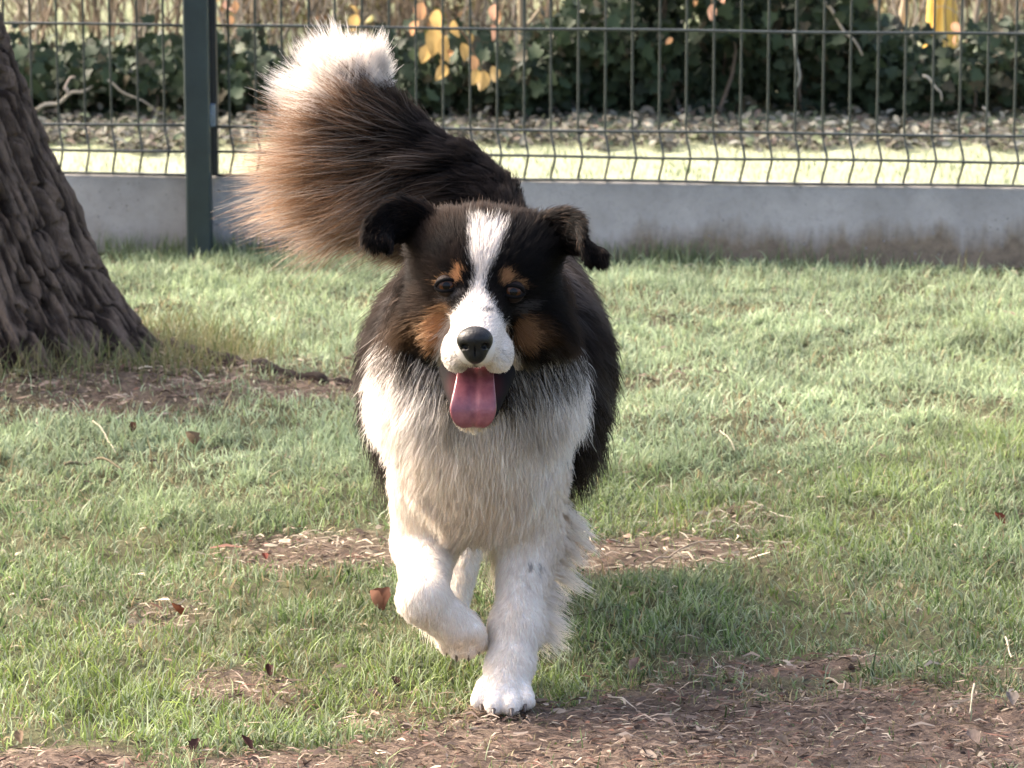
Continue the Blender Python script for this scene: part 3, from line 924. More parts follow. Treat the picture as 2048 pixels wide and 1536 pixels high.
# trunk far right, low sun painted into its golden bark colour
def golden_tree():
    foot = gpt(1882, 128, BZ)
    root = empty('golden_tree', foot)
    tag(root, 'golden yellow tree trunk beyond the fence, sunlight painted into its bark colour', 'tree')
    zs = np.linspace(-.1, 2.4, 90); th = np.linspace(0, 2 * np.pi, 40, endpoint=False)
    TH, Z = np.meshgrid(th, zs)
    q = np.stack([np.cos(TH) * 4, np.sin(TH) * 4, Z * 9], -1)
    nn = fbm(q, 4, 81)
    R = 0.036 + 0.022 * np.exp(-np.clip(Z, 0, 9) / .07) + 0.008 * nn
    V = np.stack([R * np.cos(TH), R * np.sin(TH), Z], -1).reshape(-1, 3)
    col = lerp(np.array([.45, .24, .04]), np.array([.78, .55, .16]), np.clip(nn * 1.3 + .5, 0, 1)[..., None]).reshape(-1, 3)
    i = np.arange(89)[:, None] * 40; j = np.arange(40)[None]; jn = (j + 1) % 40
    Q = np.stack([i + j, i + jn, i + 40 + jn, i + 40 + j], -1).reshape(-1, 4)
    mesh_np('trunk', V, Q, TWIG, root, col)
    for k, (dx, dz) in enumerate(((-.5, .7), (.5, .8), (.1, .9))):
        f = np.linspace(0, 1, 8)[:, None]
        V, Q, T = tube_geo(np.array([0, 0, 2.3]) + f * np.array([dx, .2 * k, dz]), np.linspace(.045, .02, 8), 8)
        mesh_np('limb', V, [Q, T], TWIG, root, np.repeat(np.array([[.4, .25, .08]]), len(V), 0))
golden_tree()

# hanging yellow and orange leaves
def hanging(label, pxs, Y, stem_top, seed, extra=()):
    rr = np.random.default_rng(seed)
    b = pt(pxs[0][0], -60, Y)
    root = empty('autumn_spray', b)
    tag(root, label, 'leafy twig', 'autumn sprays beyond the fence')
    g = Geo()
    tops = np.array([pt(*s, Y + .02) for s in stem_top])
    f = np.linspace(0, len(tops) - 1, 20)
    path = np.stack([np.interp(f, np.arange(len(tops)), tops[:, k]) for k in range(3)], -1)
    g.tube(path - b, np.linspace(.004, .0016, 20), 5, (.16, .11, .07))
    g.build('twig', TWIG, root)
    for (px, py, L, rot, c) in pxs:
        p = pt(px, py, Y + rr.uniform(-.03, .03))
        s = L / F * Y * .88
        V = OV * np.array([rr.uniform(.9, 1.25), 1, 2.4]) * s
        sc = np.array(c) * rr.uniform(.85, 1.15)
        vc = np.repeat(sc[None], len(OV), 0); vc[5] *= .7; vc[-1] *= 1.15
        o = mesh_np('leaf', V, OT, AUTUMN, root, vc)
        o.location = p - b
        # leaf hangs: +y of the shape points down, face towards the path
        o.rotation_euler = (-math.pi / 2 + rr.normal(0, .4), math.radians(rot) + rr.normal(0, .15), rr.normal(0, .7))
    return root
ye = (.36, .25, .10); orr = (.42, .24, .125); pk = (.45, .26, .175)
hanging('large spray of yellow and orange leaves hanging in the middle beyond the fence',
        [(845, 5, 50, 15, orr), (872, 18, 55, -8, ye), (868, 55, 70, 5, ye), (890, 70, 65, -10, ye), (860, 88, 50, 25, ye), (905, 100, 42, 20, orr),
         (925, 85, 45, 0, ye), (942, 110, 40, -15, orr), (968, 140, 52, -5, ye), (955, 138, 40, 30, ye), (985, 132, 44, -25, ye), (893, 130, 44, 25, ye), (935, 60, 38, 10, ye),
         (985, 48, 40, 10, pk), (990, 8, 38, 5, pk), (1000, 20, 40, -15, orr), (835, 40, 40, 30, orr), (880, 118, 36, 10, ye), (905, 40, 45, -20, ye)],
        9.5, [(845, -80), (870, 0), (930, 70), (965, 140)], 1)
hanging('small orange leaves hanging just right of the fence post', [(450, 2, 46, 8, pk), (470, 0, 34, -10, orr), (462, 30, 26, 0, orr)], 9.55, [(455, -60), (458, 0)], 2)
hanging('pink brown leaves hanging beyond the top wire in the tall ivy', [(1424, 8, 40, 3, pk), (1440, 0, 34, -12, pk), (1345, 75, 22, 40, orr), (1390, 0, 20, 10, orr)], 9.6, [(1425, -60), (1424, 8)], 3)
hanging('few pink leaves hanging near the golden trunk', [(1905, 45, 34, -20, pk), (1912, 70, 26, 10, pk), (1655, 15, 34, 0, orr), (1960, 60, 24, 30, orr)], 10.6, [(1905, -50), (1907, 45)], 4)
hanging('yellow leaf hanging above the dog tail', [(712, 28, 44, 5, ye), (700, 10, 30, -20, ye), (745, 30, 26, 15, (.4, .35, .12))], 9.55, [(712, -50), (712, 28)], 5)

# dead leaves drifted along the foot of the hedge
def leaf_litter():
    n = 6200
    px = rng.uniform(-150, 2250, n)
    Y = 9.36 + np.abs(rng.normal(0, 0.22, n)) - 0.10 * noise3(np.stack([px / 60, px * 0, px * 0], -1), 91) - 0.05 * rng.uniform(0, 1, n) 
    x = (px - CX) / F * (Y / CP)
    k = np.ones(n, bool)
    P = np.stack([x, Y, ground_z(x, Y) + rng.uniform(0.002, 0.03, n)], -1)[k]
    nrm = np.stack([rng.normal(0, .45, n), rng.normal(-.2, .45, n), np.ones(n)], -1)
    V, T = leaf_cloud(P, nrm, rng.uniform(.014, .034, n), OV * np.array([1, 1, 1.6]), OT)
    pal = np.array([[.12, .11, .085], [.16, .155, .12], [.08, .072, .056], [.22, .215, .175], [.12, .14, .08], [.20, .15, .115]])
    col = pal[rng.choice(6, n, p=[.3, .22, .2, .13, .1, .05])] * rng.uniform(.7, 1.3, (n, 1))
    o = mesh_np('dead_leaf_drift', V, T, LITTER, None, np.repeat(col, len(OV), 0))
    tag(o, 'drift of grey brown dead leaves along the foot of the ivy', 'leaf litter', kind='stuff')
leaf_litter()
# ------------------------------------------------------------------ the dog
class Field:
    """signed distance of blended round shapes on a rectilinear grid, turned into one mesh"""
    def __init__(s, xs, ys, zs):
        s.ax = (xs, ys, zs)
        s.D = np.full((len(xs), len(ys), len(zs)), 1.0, dtype=np.float32)
        s.prims = []
    def _sub(s, lo, hi):
        sl = []
        for k in range(3):
            a = s.ax[k]
            i0 = max(np.searchsorted(a, lo[k]) - 1, 0); i1 = min(np.searchsorted(a, hi[k]) + 1, len(a))
            sl.append(slice(i0, i1))
        g = np.meshgrid(s.ax[0][sl[0]], s.ax[1][sl[1]], s.ax[2][sl[2]], indexing='ij')
        return tuple(sl), np.stack(g, -1)
    def put(s, fn, lo, hi, k, tagname, sub=False):
        m = 0.07
        sl, P = s._sub(np.asarray(lo) - m, np.asarray(hi) + m)
        d = fn(P).astype(np.float32)
        a = s.D[sl]
        if sub:
            b = -d
            h = np.clip(0.5 - 0.5 * (b - a) / -k, 0, 1) if False else None
            s.D[sl] = np.maximum(a, b)
            return
        h = np.clip(0.5 + 0.5 * (a - d) / k, 0, 1)
        s.D[sl] = a * (1 - h) + d * h - k * h * (1 - h)
        s.prims.append((tagname, fn))
    def cone(s, a, b, ra, rb, tagname, k=0.02):
        a = np.asarray(a, float); b = np.asarray(b, float)
        ab = b - a; L2 = max(ab @ ab, 1e-9)
        def fn(P):
            t = np.clip(((P - a) @ ab) / L2, 0, 1)
            return np.linalg.norm(P - a - t[..., None] * ab, axis=-1) - (ra + (rb - ra) * t)
        r = max(ra, rb)
        s.put(fn, np.minimum(a, b) - r, np.maximum(a, b) + r, k, tagname)
    def ell(s, c, r, tagname, k=0.02, sub=False):
        c = np.asarray(c, float); r = np.asarray(r, float) * np.ones(3)
        def fn(P):
            q = (P - c) / r
            n = np.linalg.norm(q, axis=-1)
            return (n - 1) * np.where(n > 1e-6, np.linalg.norm(P - c, axis=-1) / np.maximum(n, 1e-6), r.min()) if False else (n - 1) * r.min() * 0.6 + (n - 1) * r.mean() * 0.4
        s.put(fn, c - r, c + r, k, tagname, sub)
    def mesh(s):
        D = s.D; ins = D < 0
        X, Y, Z = s.ax
        nx, ny, nz = D.shape
        c = [ins[i:nx - 1 + i, j:ny - 1 + j, k:nz - 1 + k] for i in (0, 1) for j in (0, 1) for k in (0, 1)]
        su = sum(x.astype(np.int8) for x in c)
        act = (su > 0) & (su < 8)
        ci = np.argwhere(act)
        idx = np.full(act.shape, -1, dtype=np.int64); idx[tuple(ci.T)] = np.arange(len(ci))
        acc = np.zeros((len(ci), 3)); cnt = np.zeros(len(ci))
        corners = [(i, j, k) for i in (0, 1) for j in (0, 1) for k in (0, 1)]
        for a in range(8):
            for b in range(a + 1, 8):
                ca, cb = corners[a], corners[b]
                if sum(abs(p - q) for p, q in zip(ca, cb)) != 1: continue
                ia = ci + np.array(ca); ib = ci + np.array(cb)
                da = D[tuple(ia.T)]; db = D[tuple(ib.T)]
                m = (da < 0) != (db < 0)
                t = np.where(m, da / np.where(m, da - db, 1), 0)
                pa = np.stack([X[ia[:, 0]], Y[ia[:, 1]], Z[ia[:, 2]]], -1); pb = np.stack([X[ib[:, 0]], Y[ib[:, 1]], Z[ib[:, 2]]], -1)
                acc += np.where(m[:, None], pa + t[:, None] * (pb - pa), 0); cnt += m
        V = acc / np.maximum(cnt, 1)[:, None]
        Q = []
        for axn in range(3):
            sh = [slice(None)] * 3; sh2 = [slice(None)] * 3
            sh[axn] = slice(0, -1); sh2[axn] = slice(1, None)
            e = np.argwhere(ins[tuple(sh)] != ins[tuple(sh2)])
            o1, o2 = [(1, 2), (2, 0), (0, 1)][axn]
            ok = (e[:, o1] > 0) & (e[:, o2] > 0) & (e[:, o1] < D.shape[o1] - 1) & (e[:, o2] < D.shape[o2] - 1)
            e = e[ok]
            def cell(d1, d2):
                q = e.copy(); q[:, o1] -= d1; q[:, o2] -= d2
                return idx[tuple(q.T)]
            q = np.stack([cell(1, 1), cell(0, 1), cell(0, 0), cell(1, 0)], -1)
            fl = ins[tuple(e.T)]
            q = np.where(fl[:, None], q, q[:, ::-1])
            Q.append(q)
        Q = np.vstack(Q)
        return V, Q[(Q >= 0).all(1)]
    def nearest(s, V):
        tags = sorted({t for t, _ in s.prims})
        best = np.full((len(V), len(tags)), 9.0)
        for t, fn in s.prims:
            j = tags.index(t); best[:, j] = np.minimum(best[:, j], fn(V))
        return tags, best
def vnormals(V, Q):
    a, b, c, d = (V[Q[:, k]] for k in range(4))
    n = np.cross(c - a, d - b)
    N = np.zeros_like(V)
    for k in range(4):
        np.add.at(N, Q[:, k], n)
    return norm(N)

dog = empty('dog', (-0.045, 5.1, 0))
tag(dog, 'black, white and tan long haired shepherd dog trotting towards the viewer, tongue out', 'dog')
DOGO = np.array([-0.045, 5.1, 0])

TAILP = np.array([pt(1010, 470, 5.60), pt(985, 400, 5.66), pt(930, 345, 5.69), pt(860, 312, 5.70), pt(790, 272, 5.71), pt(732, 236, 5.71), pt(704, 208, 5.71), pt(704, 186, 5.71), pt(730, 168, 5.71)])
xs = np.concatenate([np.arange(-.36, -.14, .007), np.arange(-.14, .08, .0042), np.arange(.08, .22, .007)])
ys = np.concatenate([np.arange(4.63, 4.93, .0045), np.arange(4.93, 5.82, .009)])
zs_ = np.concatenate([np.arange(-.02, .18, .004), np.arange(.18, .44, .006), np.arange(.44, .70, .0042), np.arange(.70, .84, .007)])
B = Field(xs, ys, zs_)
# head
B.ell(pt(968, 526, 4.885), (.076, .080, .060), 'head', .02)
B.ell(pt(884, 484, 4.905), (.030, .035, .026), 'head', .03)
B.ell(pt(1056, 490, 4.905), (.030, .035, .026), 'head', .03)
B.ell(pt(964, 548, 4.845), (.060, .05, .045), 'head', .03)
B.ell(pt(893, 625, 4.895), (.042, .055, .055), 'head', .03)
B.ell(pt(1040, 630, 4.895), (.042, .055, .055), 'head', .03)
B.cone(pt(961, 600, 4.825), pt(952, 688, 4.730), .037, .0272, 'head', .022)
B.ell(pt(914, 703, 4.768), (.0185, .038, .0245), 'head', .010)
B.ell(pt(996, 706, 4.768), (.0185, .038, .0245), 'head', .010)
# lower jaw
B.cone(pt(905, 742, 4.84), pt(922, 822, 4.778), .017, .013, 'jaw', .010)
B.cone(pt(1004, 745, 4.84), pt(975, 824, 4.778), .017, .013, 'jaw', .010)
B.cone(pt(955, 775, 4.86), pt(948, 840, 4.775), .022, .011, 'jaw', .012)
# neck and trunk
B.cone(pt(965, 610, 4.96), pt(955, 800, 5.03), .085, .100, 'neck', .04)
B.ell((-.045, 5.03, .390), (.096, .12, .160), 'chest', .05)
B.cone((-.033, 5.14, .400), (-.022, 5.46, .40), .146, .110, 'trunk', .03)
B.ell((-.025, 5.53, .40), (.10, .12, .10), 'trunk', .05)
# tail
for k in range(len(TAILP) - 1):
    B.cone(TAILP[k], TAILP[k + 1], .030 - .0018 * k, .030 - .0018 * (k + 1), 'tail', .012)
# planted fore leg
B.cone(pt(1035, 950, 5.03), pt(1055, 1080, 5.06), .055, .038, 'leg_a', .04)
B.cone(pt(1055, 1080, 5.06), pt(1032, 1245, 4.98), .037, .0265, 'leg_a', .02)
B.ell(pt(1030, 1255, 4.972), (.030, .03, .026), 'leg_a', .014)
B.cone(pt(1032, 1245, 4.98), pt(1018, 1335, 4.935), .0265, .0255, 'leg_a', .02)
B.cone(pt(1018, 1335, 4.935), pt(1006, 1388, 4.905), .029, .027, 'leg_a', .015)
for px, py, Y in ((961, 1400, 4.893), (989, 1411, 4.874), (1022, 1411, 4.874), (1050, 1400, 4.893)):
    B.cone(pt(1006 + (px - 1006) * .7, 1372, 4.912), pt(px, py, Y), .0140, .0128, 'leg_a', .0015)
# raised fore leg
B.cone(pt(866, 960, 5.03), pt(850, 1085, 5.07), .054, .039, 'leg_b', .04)
B.cone(pt(850, 1085, 5.07), pt(848, 1185, 4.925), .038, .026, 'leg_b', .02)
B.ell(pt(846, 1196, 4.918), .031, 'leg_b', .012)
B.cone(pt(845, 1198, 4.92), pt(912, 1252, 4.937), .029, .026, 'leg_b', .008)
B.ell(pt(918, 1256, 4.942), (.028, .028, .022), 'leg_b', .008)
for px, py, Y in ((893, 1290, 4.952), (913, 1301, 4.942), (937, 1301, 4.942), (958, 1288, 4.952)):
    B.cone(pt(920 + (px - 924) * .75, 1262, 4.93), pt(px, py, Y), .0140, .0110, 'leg_b', .0015)
# hind legs
def hind(hip, knee, hock, paw, t, r=1.0):
    B.cone(hip, knee, .075, .050 * r, t, .05)
    B.cone(knee, hock, .050 * r, .030 * r, t, .02)
    B.cone(hock, paw, .027 * r, .024, t, .015)
    for dx in (-.021, -.007, .007, .021):
        B.cone((paw[0] + dx * .6, paw[1], paw[2]), (paw[0] + dx, paw[1] - .03 + abs(dx) * .4, .014), .015, .013, t, .004)
hx = pt(935, 1200, 5.38)[0]; hp = pt(900, 1300, 5.27)[0]; hb_ = pt(1042, 1215, 5.5)[0]
hind((hx - .02, 5.50, .36), (hx, 5.34, .28), (hx, 5.41, .13), (hp, 5.29, .024), 'hind_a', 1.15)
hind((hb_, 5.50, .36), (hb_, 5.43, .25), (hb_, 5.60, .15), (hb_, 5.53, .024), 'hind_b')
V, Q = B.mesh()
N = vnormals(V, Q)
tags, best = B.nearest(V)
reg = np.array(tags)[best.argmin(1)]
print('dog body', len(V), {t: int((reg == t).sum()) for t in tags})

# --- coat pattern: u, v run across and down the dog as it faces us
def soft(u, v, cx, cy, rx, ry, edge=0.25, ang=0.0):
    c, s = math.cos(ang), math.sin(ang)
    du, dv = u - cx, v - cy
    d = np.hypot((du * c + dv * s) / rx, (-du * s + dv * c) / ry)
    return 1 - sstep(1 - edge, 1 + edge, d)
WHITE = np.array([.91, .835, .77]); CREAM = np.array([.86, .75, .63]); BLACK = np.array([.0056, .0048, .0047])
BROWN = np.array([.062, .038, .026]); TAN = np.array([.42, .215, .10]); GREY = np.array([.13, .115, .11]); SKIN = np.array([.012, .010, .010])
def coat(P, rg, jit=None):
    """base colour at points P of region rg"""
    u, v = proj(P)
    if jit is not None:
        u = u + jit[:, 0]; v = v + jit[:, 1]
    nz = fbm(P * 38, 3, 201); nb = fbm(P * 12, 3, 202)
    u2 = u + nz * 10; v2 = v + nz * 14
    C = np.empty((len(P), 3)); C[:] = BLACK
    def put(mask, col):
        C[:] = lerp(C, np.asarray(col), np.clip(mask, 0, 1)[:, None])
    head = rg == 'head'; neck = (rg == 'neck'); chest = (rg == 'chest')
    trunk = (rg == 'trunk'); front = head | neck | chest
    # mane: dark brown-black above, white below, with a pale rim on both sides
    f = front.astype(float)
    put(f * sstep(.0, .5, nb) * .35, BROWN * .8)
    put(f * (1 - sstep(770, 830, u2)) * sstep(520, 600, v2) * .75, BROWN * 1.1)
    put(f * sstep(1165, 1215, u2) * sstep(520, 600, v2) * .7, GREY * .7)
    dd = np.hypot((u2 - 965) / 176, (v2 - 592) / 202) + .16 * nb
    low = sstep(.86, 1.16, dd) * sstep(655, 720, v2)
    put(f * low, WHITE)
    put(f * low * soft(u2, v2, 930, 960, 110, 150, .7), CREAM)
    put(f * soft(u2, v2, 745, 760, 40, 70, .6) * .5, WHITE)
    put(f * soft(u2, v2, 1212, 770, 45, 80, .6) * .6, WHITE)
    put(f * soft(u2, v2, 905, 800, 26, 34, .6), CREAM * .5); put(f * soft(u2, v2, 1045, 800, 34, 60, .6), CREAM * .62)
    put(f * sstep(850, 900, v2) * np.maximum(1 - sstep(765, 800, u2), sstep(1120, 1155, u2)), BLACK * 1.5)
    # trunk: black saddle with grey ticking
    t = trunk.astype(float)
    put(t * sstep(-.25, .4, nz) * .5, GREY * .6)
    # face
    h = head.astype(float)
    yy = np.array([425, 445, 480, 520, 550, 580, 610, 640, 665, 700, 735, 760]); cc = np.array([982, 978, 972, 966, 962, 957, 953, 950, 953, 957, 957, 955])
    hw = np.array([24, 31, 33, 22, 11, 13, 31, 54, 66, 76, 80, 70])
    cen = np.interp(v, yy, cc); half = np.interp(v, yy, hw)
    bl = (1 - sstep(-7, 7, np.abs(u + nz * 4 - cen) - half)) * sstep(452, 474, v + nz * 10) * (1 - sstep(752, 766, v))
    put(h * soft(u2, v2, 850, 655, 22, 22, .8), TAN * .12); put(h * soft(u2, v2, 880, 652, 19, 36, .5, .25), TAN * 1.05)
    put(h * soft(u2, v2, 1068, 662, 22, 20, .8), TAN * .16); put(h * soft(u2, v2, 1044, 655, 17, 30, .5, -.2), TAN * .6)
    put(h * soft(u, v, 916, 552, 11, 16, .4, .45), TAN * 1.05); put(h * soft(u, v, 884, 560, 16, 5, .5, -.5), TAN * .8)
    put(h * soft(u, v, 1010, 556, 14, 12, .4, -.3), TAN * .85); put(h * soft(u, v, 1040, 566, 14, 5, .5, .5), TAN * .6)
    put(h * soft(u, v, 905, 592, 24, 6, .6, -.3) * .6, GREY); put(h * soft(u, v, 1045, 612, 20, 7, .6, -.6) * .5, GREY)
    put(h * bl, WHITE * .80)
    put(h * soft(u2, v2, 975, 622, 9, 7, .5) * .8, GREY); put(h * soft(u2, v2, 945, 610, 6, 6, .6) * .5, GREY)
    put(h * soft(u2, v2, 930, 735, 12, 6, .6) * .5, GREY)
    put(h * soft(u, v, 950, 732, 5, 14, .4) * .8, SKIN)
    rs = np.random.default_rng(5)
    for sx_ in (-1, 1):
        for rr_ in range(3):
            for cc_ in range(4):
                put(h * soft(u, v, 955 + sx_ * (44 + 8 * cc_) + rs.normal(0, 1.5), 700 + 9 * rr_ + 2 * cc_ + rs.normal(0, 1.5), 2.6, 2.2, .6) * .5, GREY * .8)
    # crown of the head: brown tips in the light hair
    put(h * (1 - sstep(425, 470, v2)) * .55, BROWN); put(h * sstep(.05, .5, nb + .4 * nz) * (1 - bl) * (v < 560) * .4, BROWN * .5)
    # lower jaw: dark lips, pale chin
    jaw = (rg == 'jaw').astype(float)
    put(jaw, SKIN)
    put(jaw * sstep(832, 848, v) * .9, CREAM * .9)
    put(jaw * soft(u, v, 950, 770, 45, 40, .5), np.array([.10, .028, .03]))
    # legs
    for nm in ('leg_a', 'leg_b', 'hind_a', 'hind_b'):
        k = (rg == nm).astype(float)
        if not k.any(): continue
        put(k, lerp(WHITE, CREAM, .35) if nm[0] == 'l' else lerp(WHITE, CREAM, .7))
        if nm == 'leg_a':
            put(k * soft(u, v, 1068, 1125, 22, 40, .8) * (nz > .12) * .6, GREY * 1.4)
            put(k * soft(u, v, 1125, 1160, 30, 90, .7), CREAM * .8)
        if nm == 'leg_b':
            put(k * soft(u, v, 930, 1290, 45, 26, .6) * .35, CREAM * .8)
    # tail
    k = (rg == 'tail').astype(float)
    put(k, BLACK * 1.3)
    put(k * (1 - sstep(150, 195, v + nz * 18)), WHITE * .8)
    return C
Cbody = coat(V, reg)
SKINM = tint_mat('dog_skin', 0.85, 0.0, 0.08)
body = mesh_np('body', V - DOGO, Q, SKINM, dog, Cbody * .8)

# --- fur
def fur_mat():
    m = bpy.data.materials.new('fur'); m.use_nodes = True
    nt = m.node_tree
    for n in list(nt.nodes): nt.nodes.remove(n)
    out = nd(nt, 'ShaderNodeOutputMaterial')
    at = nd(nt, 'ShaderNodeAttribute', attribute_name='tint')
    hb = nd(nt, 'ShaderNodeBsdfHairPrincipled')
    hb.model = 'CHIANG'; hb.parametrization = 'COLOR'
    nt.links.new(at.outputs['Color'], hb.inputs['Color'])
    hb.inputs['Roughness'].default_value = .42
    hb.inputs['Radial Roughness'].default_value = .75
    hb.inputs['Coat'].default_value = .0; hb.inputs['IOR'].default_value = 1.35
    hb.inputs['Random Roughness'].default_value = .2
    df = nd(nt, 'ShaderNodeBsdfDiffuse'); nt.links.new(at.outputs['Color'], df.inputs['Color'])
    tr = nd(nt, 'ShaderNodeBsdfTranslucent'); nt.links.new(at.outputs['Color'], tr.inputs['Color'])
    m1 = nd(nt, 'ShaderNodeMixShader'); m1.inputs[0].default_value = .45
    nt.links.new(df.outputs[0], m1.inputs[1]); nt.links.new(tr.outputs[0], m1.inputs[2])
    m2 = nd(nt, 'ShaderNodeMixShader'); m2.inputs[0].default_value = .84
    nt.links.new(hb.outputs[0], m2.inputs[1]); nt.links.new(m1.outputs[0], m2.inputs[2])
    nt.links.new(m2.outputs[0], out.inputs['Surface'])
    return m
FUR = fur_mat()
def curves(name, P, C, R, parent):
    """P (n,k,3) points, C (n,k,3) colours, R (k,) or (n,k) radius"""
    n, k = P.shape[:2]
    hc = bpy.data.hair_curves.new(name)
    hc.add_curves([k] * n)
    hc.attributes['position'].data.foreach_set('vector', P.astype(np.float32).ravel()) if 'position' in hc.attributes else hc.position_data.foreach_set('vector', P.astype(np.float32).ravel())
    ra = hc.attributes.get('radius') or hc.attributes.new('radius', 'FLOAT', 'POINT')
    ra.data.foreach_set('value', np.broadcast_to(R, (n, k)).astype(np.float32).ravel())
    ca = hc.attributes.new('tint', 'FLOAT_COLOR', 'POINT')
    c4 = np.ones((n, k, 4), np.float32); c4[..., :3] = C
    ca.data.foreach_set('color', c4.ravel())
    hc.materials.append(FUR)
    o = bpy.data.objects.new(name, hc)
    link(o, parent)
    return o
def nearest_idx(A, Bp):
    kd = kdtree.KDTree(len(Bp))
    for i, p in enumerate(Bp): kd.insert(p, i)
    kd.balance()
    return np.array([kd.find(p)[1] for p in A])
def strands(root, nrm, comb, L, stand, grav, K=6, clump=0.5, csize=30, friz=.04, curl=.0):
    """K points per strand leaving along the normal and bending into the combed direction, tips gathered into locks"""
    n = len(root)
    comb = comb + rng.normal(0, .12, (n, 3))
    d0 = norm(nrm * stand[:, None] + comb * (1 - stand[:, None]) * .8 + rng.normal(0, .08, (n, 3)))
    d1 = norm(comb + np.array([0, 0, -1.0]) * grav[:, None] + nrm * .12)
    t = np.linspace(0, 1, K)
    P = root[:, None] + L[:, None, None] * (d0[:, None] * (t - .5 * t * t)[None, :, None] * 1.0 + d1[:, None] * (.5 * t * t)[None, :, None] * 1.3)
    m = max(4, n // csize)
    ci = rng.choice(n, m, replace=False)
    ni = ci[nearest_idx(root, root[ci])]
    w = (clump * np.ones(n) * rng.uniform(.55, 1.0, n))[:, None] * (t ** 1.4)[None]
    tgt = P[ni]
    # each lock follows its leader
    P = P + (tgt - P) * w[..., None]
    ph = rng.uniform(0, 6.28, (m,))[np.searchsorted(np.sort(ci), ni) if False else nearest_idx(root, root[ci])]
    fz = rng.normal(0, 1, (n, 3))
    P = P + fz[:, None] * (L * friz)[:, None, None] * (t ** 1.5)[None, :, None]
    if curl:
        P = P + np.stack([np.sin(t[None] * 7 + ph[:, None]), np.cos(t[None] * 6 + ph[:, None]), np.sin(t[None] * 5 + 2 * ph[:, None])], -1) * (L * curl)[:, None, None] * t[None, :, None]
    return P, ni
def sample(V, Q, N, w, count):
    """random roots on quads, weighted by w per vertex"""
    a, b, c, d = (V[Q[:, k]] for k in range(4))
    ar = .5 * np.linalg.norm(np.cross(c - a, d - b), axis=1) * w[Q].mean(1)
    f = rng.choice(len(Q), count, p=ar / ar.sum())
    s, t = rng.uniform(0, 1, (2, count))
    W = np.stack([(1 - s) * (1 - t), s * (1 - t), s * t, (1 - s) * t], -1)
    P = np.einsum('nk,nkj->nj', W, V[Q[f]]); M = norm(np.einsum('nk,nkj->nj', W, N[Q[f]]))
    vi = Q[f, W.argmax(1)]
    return P, M, vi
NOSE = pt(950, 690, 4.70)
def on_face(px, py, sink):
    uu, vv = proj(V)
    m = (np.hypot(uu - px, vv - py) < 9) & (reg == 'head')
    return pt(px, py, V[m, 1].min() + sink)
EYES = [on_face(893, 571, .0075), on_face(1027, 583, .0075)]
def tangent(d, n):
    return norm(d - (d * n).sum(-1, keepdims=True) * n)
RAD = lambda r, K: r * (1 - np.linspace(0, 1, K) ** 2.2 * .85)

hd = best[:, tags.index('head')]; nkd = best[:, tags.index('neck')]
u_v, v_v = proj(V)
# face and head: how far from the nose decides the length
dn = np.linalg.norm(V - NOSE, axis=1)
def head_fur():
    isd = np.isin(reg, ['head', 'jaw']).astype(float)
    w = isd * np.where(V[:, 1] > 4.97, .2, 1)
    P, M, vi = sample(V, Q, N, w, 105000)
    u, v = proj(P)
    d = np.linalg.norm(P - NOSE, axis=1)
    # keep clear: eyes, nose, mouth
    k = np.ones(len(P), bool)
    for e in EYES: k &= np.linalg.norm((P - e) * np.array([1, .6, 1.2]), axis=1) > .0120
    k &= ~((np.hypot((u - 950) / 40, (v - 694) / 38) < 1) & (P[:, 1] < 4.76))
    k &= ~((reg[vi] == 'jaw') & (v < 834))
    k &= ~((v > 742) & (v < 834) & (np.abs(u - 952) < 72) & (P[:, 1] < 4.9))
    P, M, vi, u, v, d = (a[k] for a in (P, M, vi, u, v, d))
    n = len(P)
    L = .005 + .008 * sstep(.08, .15, d) + .014 * sstep(.13, .20, d)
    for e in EYES: L = L * (.45 + .55 * sstep(.012, .035, np.linalg.norm(P - e, axis=1)))
    side = np.abs(u - 962)
    L = L + .032 * sstep(112, 160, side) * sstep(560, 680, v) + .010 * (1 - sstep(430, 500, v)) + .012 * sstep(95, 140, side) * (1 - sstep(520, 600, v))
    L = np.where((v > 700) & (side < 85), np.minimum(L, .007 + .014 * sstep(830, 850, v)), L)
    L *= rng.uniform(.7, 1.15, n)
    flow = P - NOSE + np.array([0, .02, 0])
    comb = tangent(flow, M)
    cheek = sstep(105, 155, side) * sstep(540, 660, v)
    comb = norm(lerp(comb, norm(np.stack([np.sign(u - 962) * .55, np.full(n, .35), np.full(n, -.75)], -1)), cheek[:, None]))
    P3, ni = strands(P, M, comb, L, lerp(.22, .45, cheek), .15 + .3 * cheek, 5, .45, 16, .05)
    C = coat(P, reg[vi], rng.normal(0, 3, (n, 2)))
    Ct = C * lerp(1.0, 1.35, rng.uniform(0, 1, (n, 1)))
    t = np.linspace(0, 1, 5)[None, :, None]
    CC = np.clip(lerp(C[:, None], Ct[:, None], t), 0, .9) * rng.uniform(.85, 1.12, (n, 1, 1))
    curves('head_fur', P3 - DOGO, np.minimum(CC, .9), RAD(.00036, 5) * np.ones((n, 1)), dog)
head_fur()
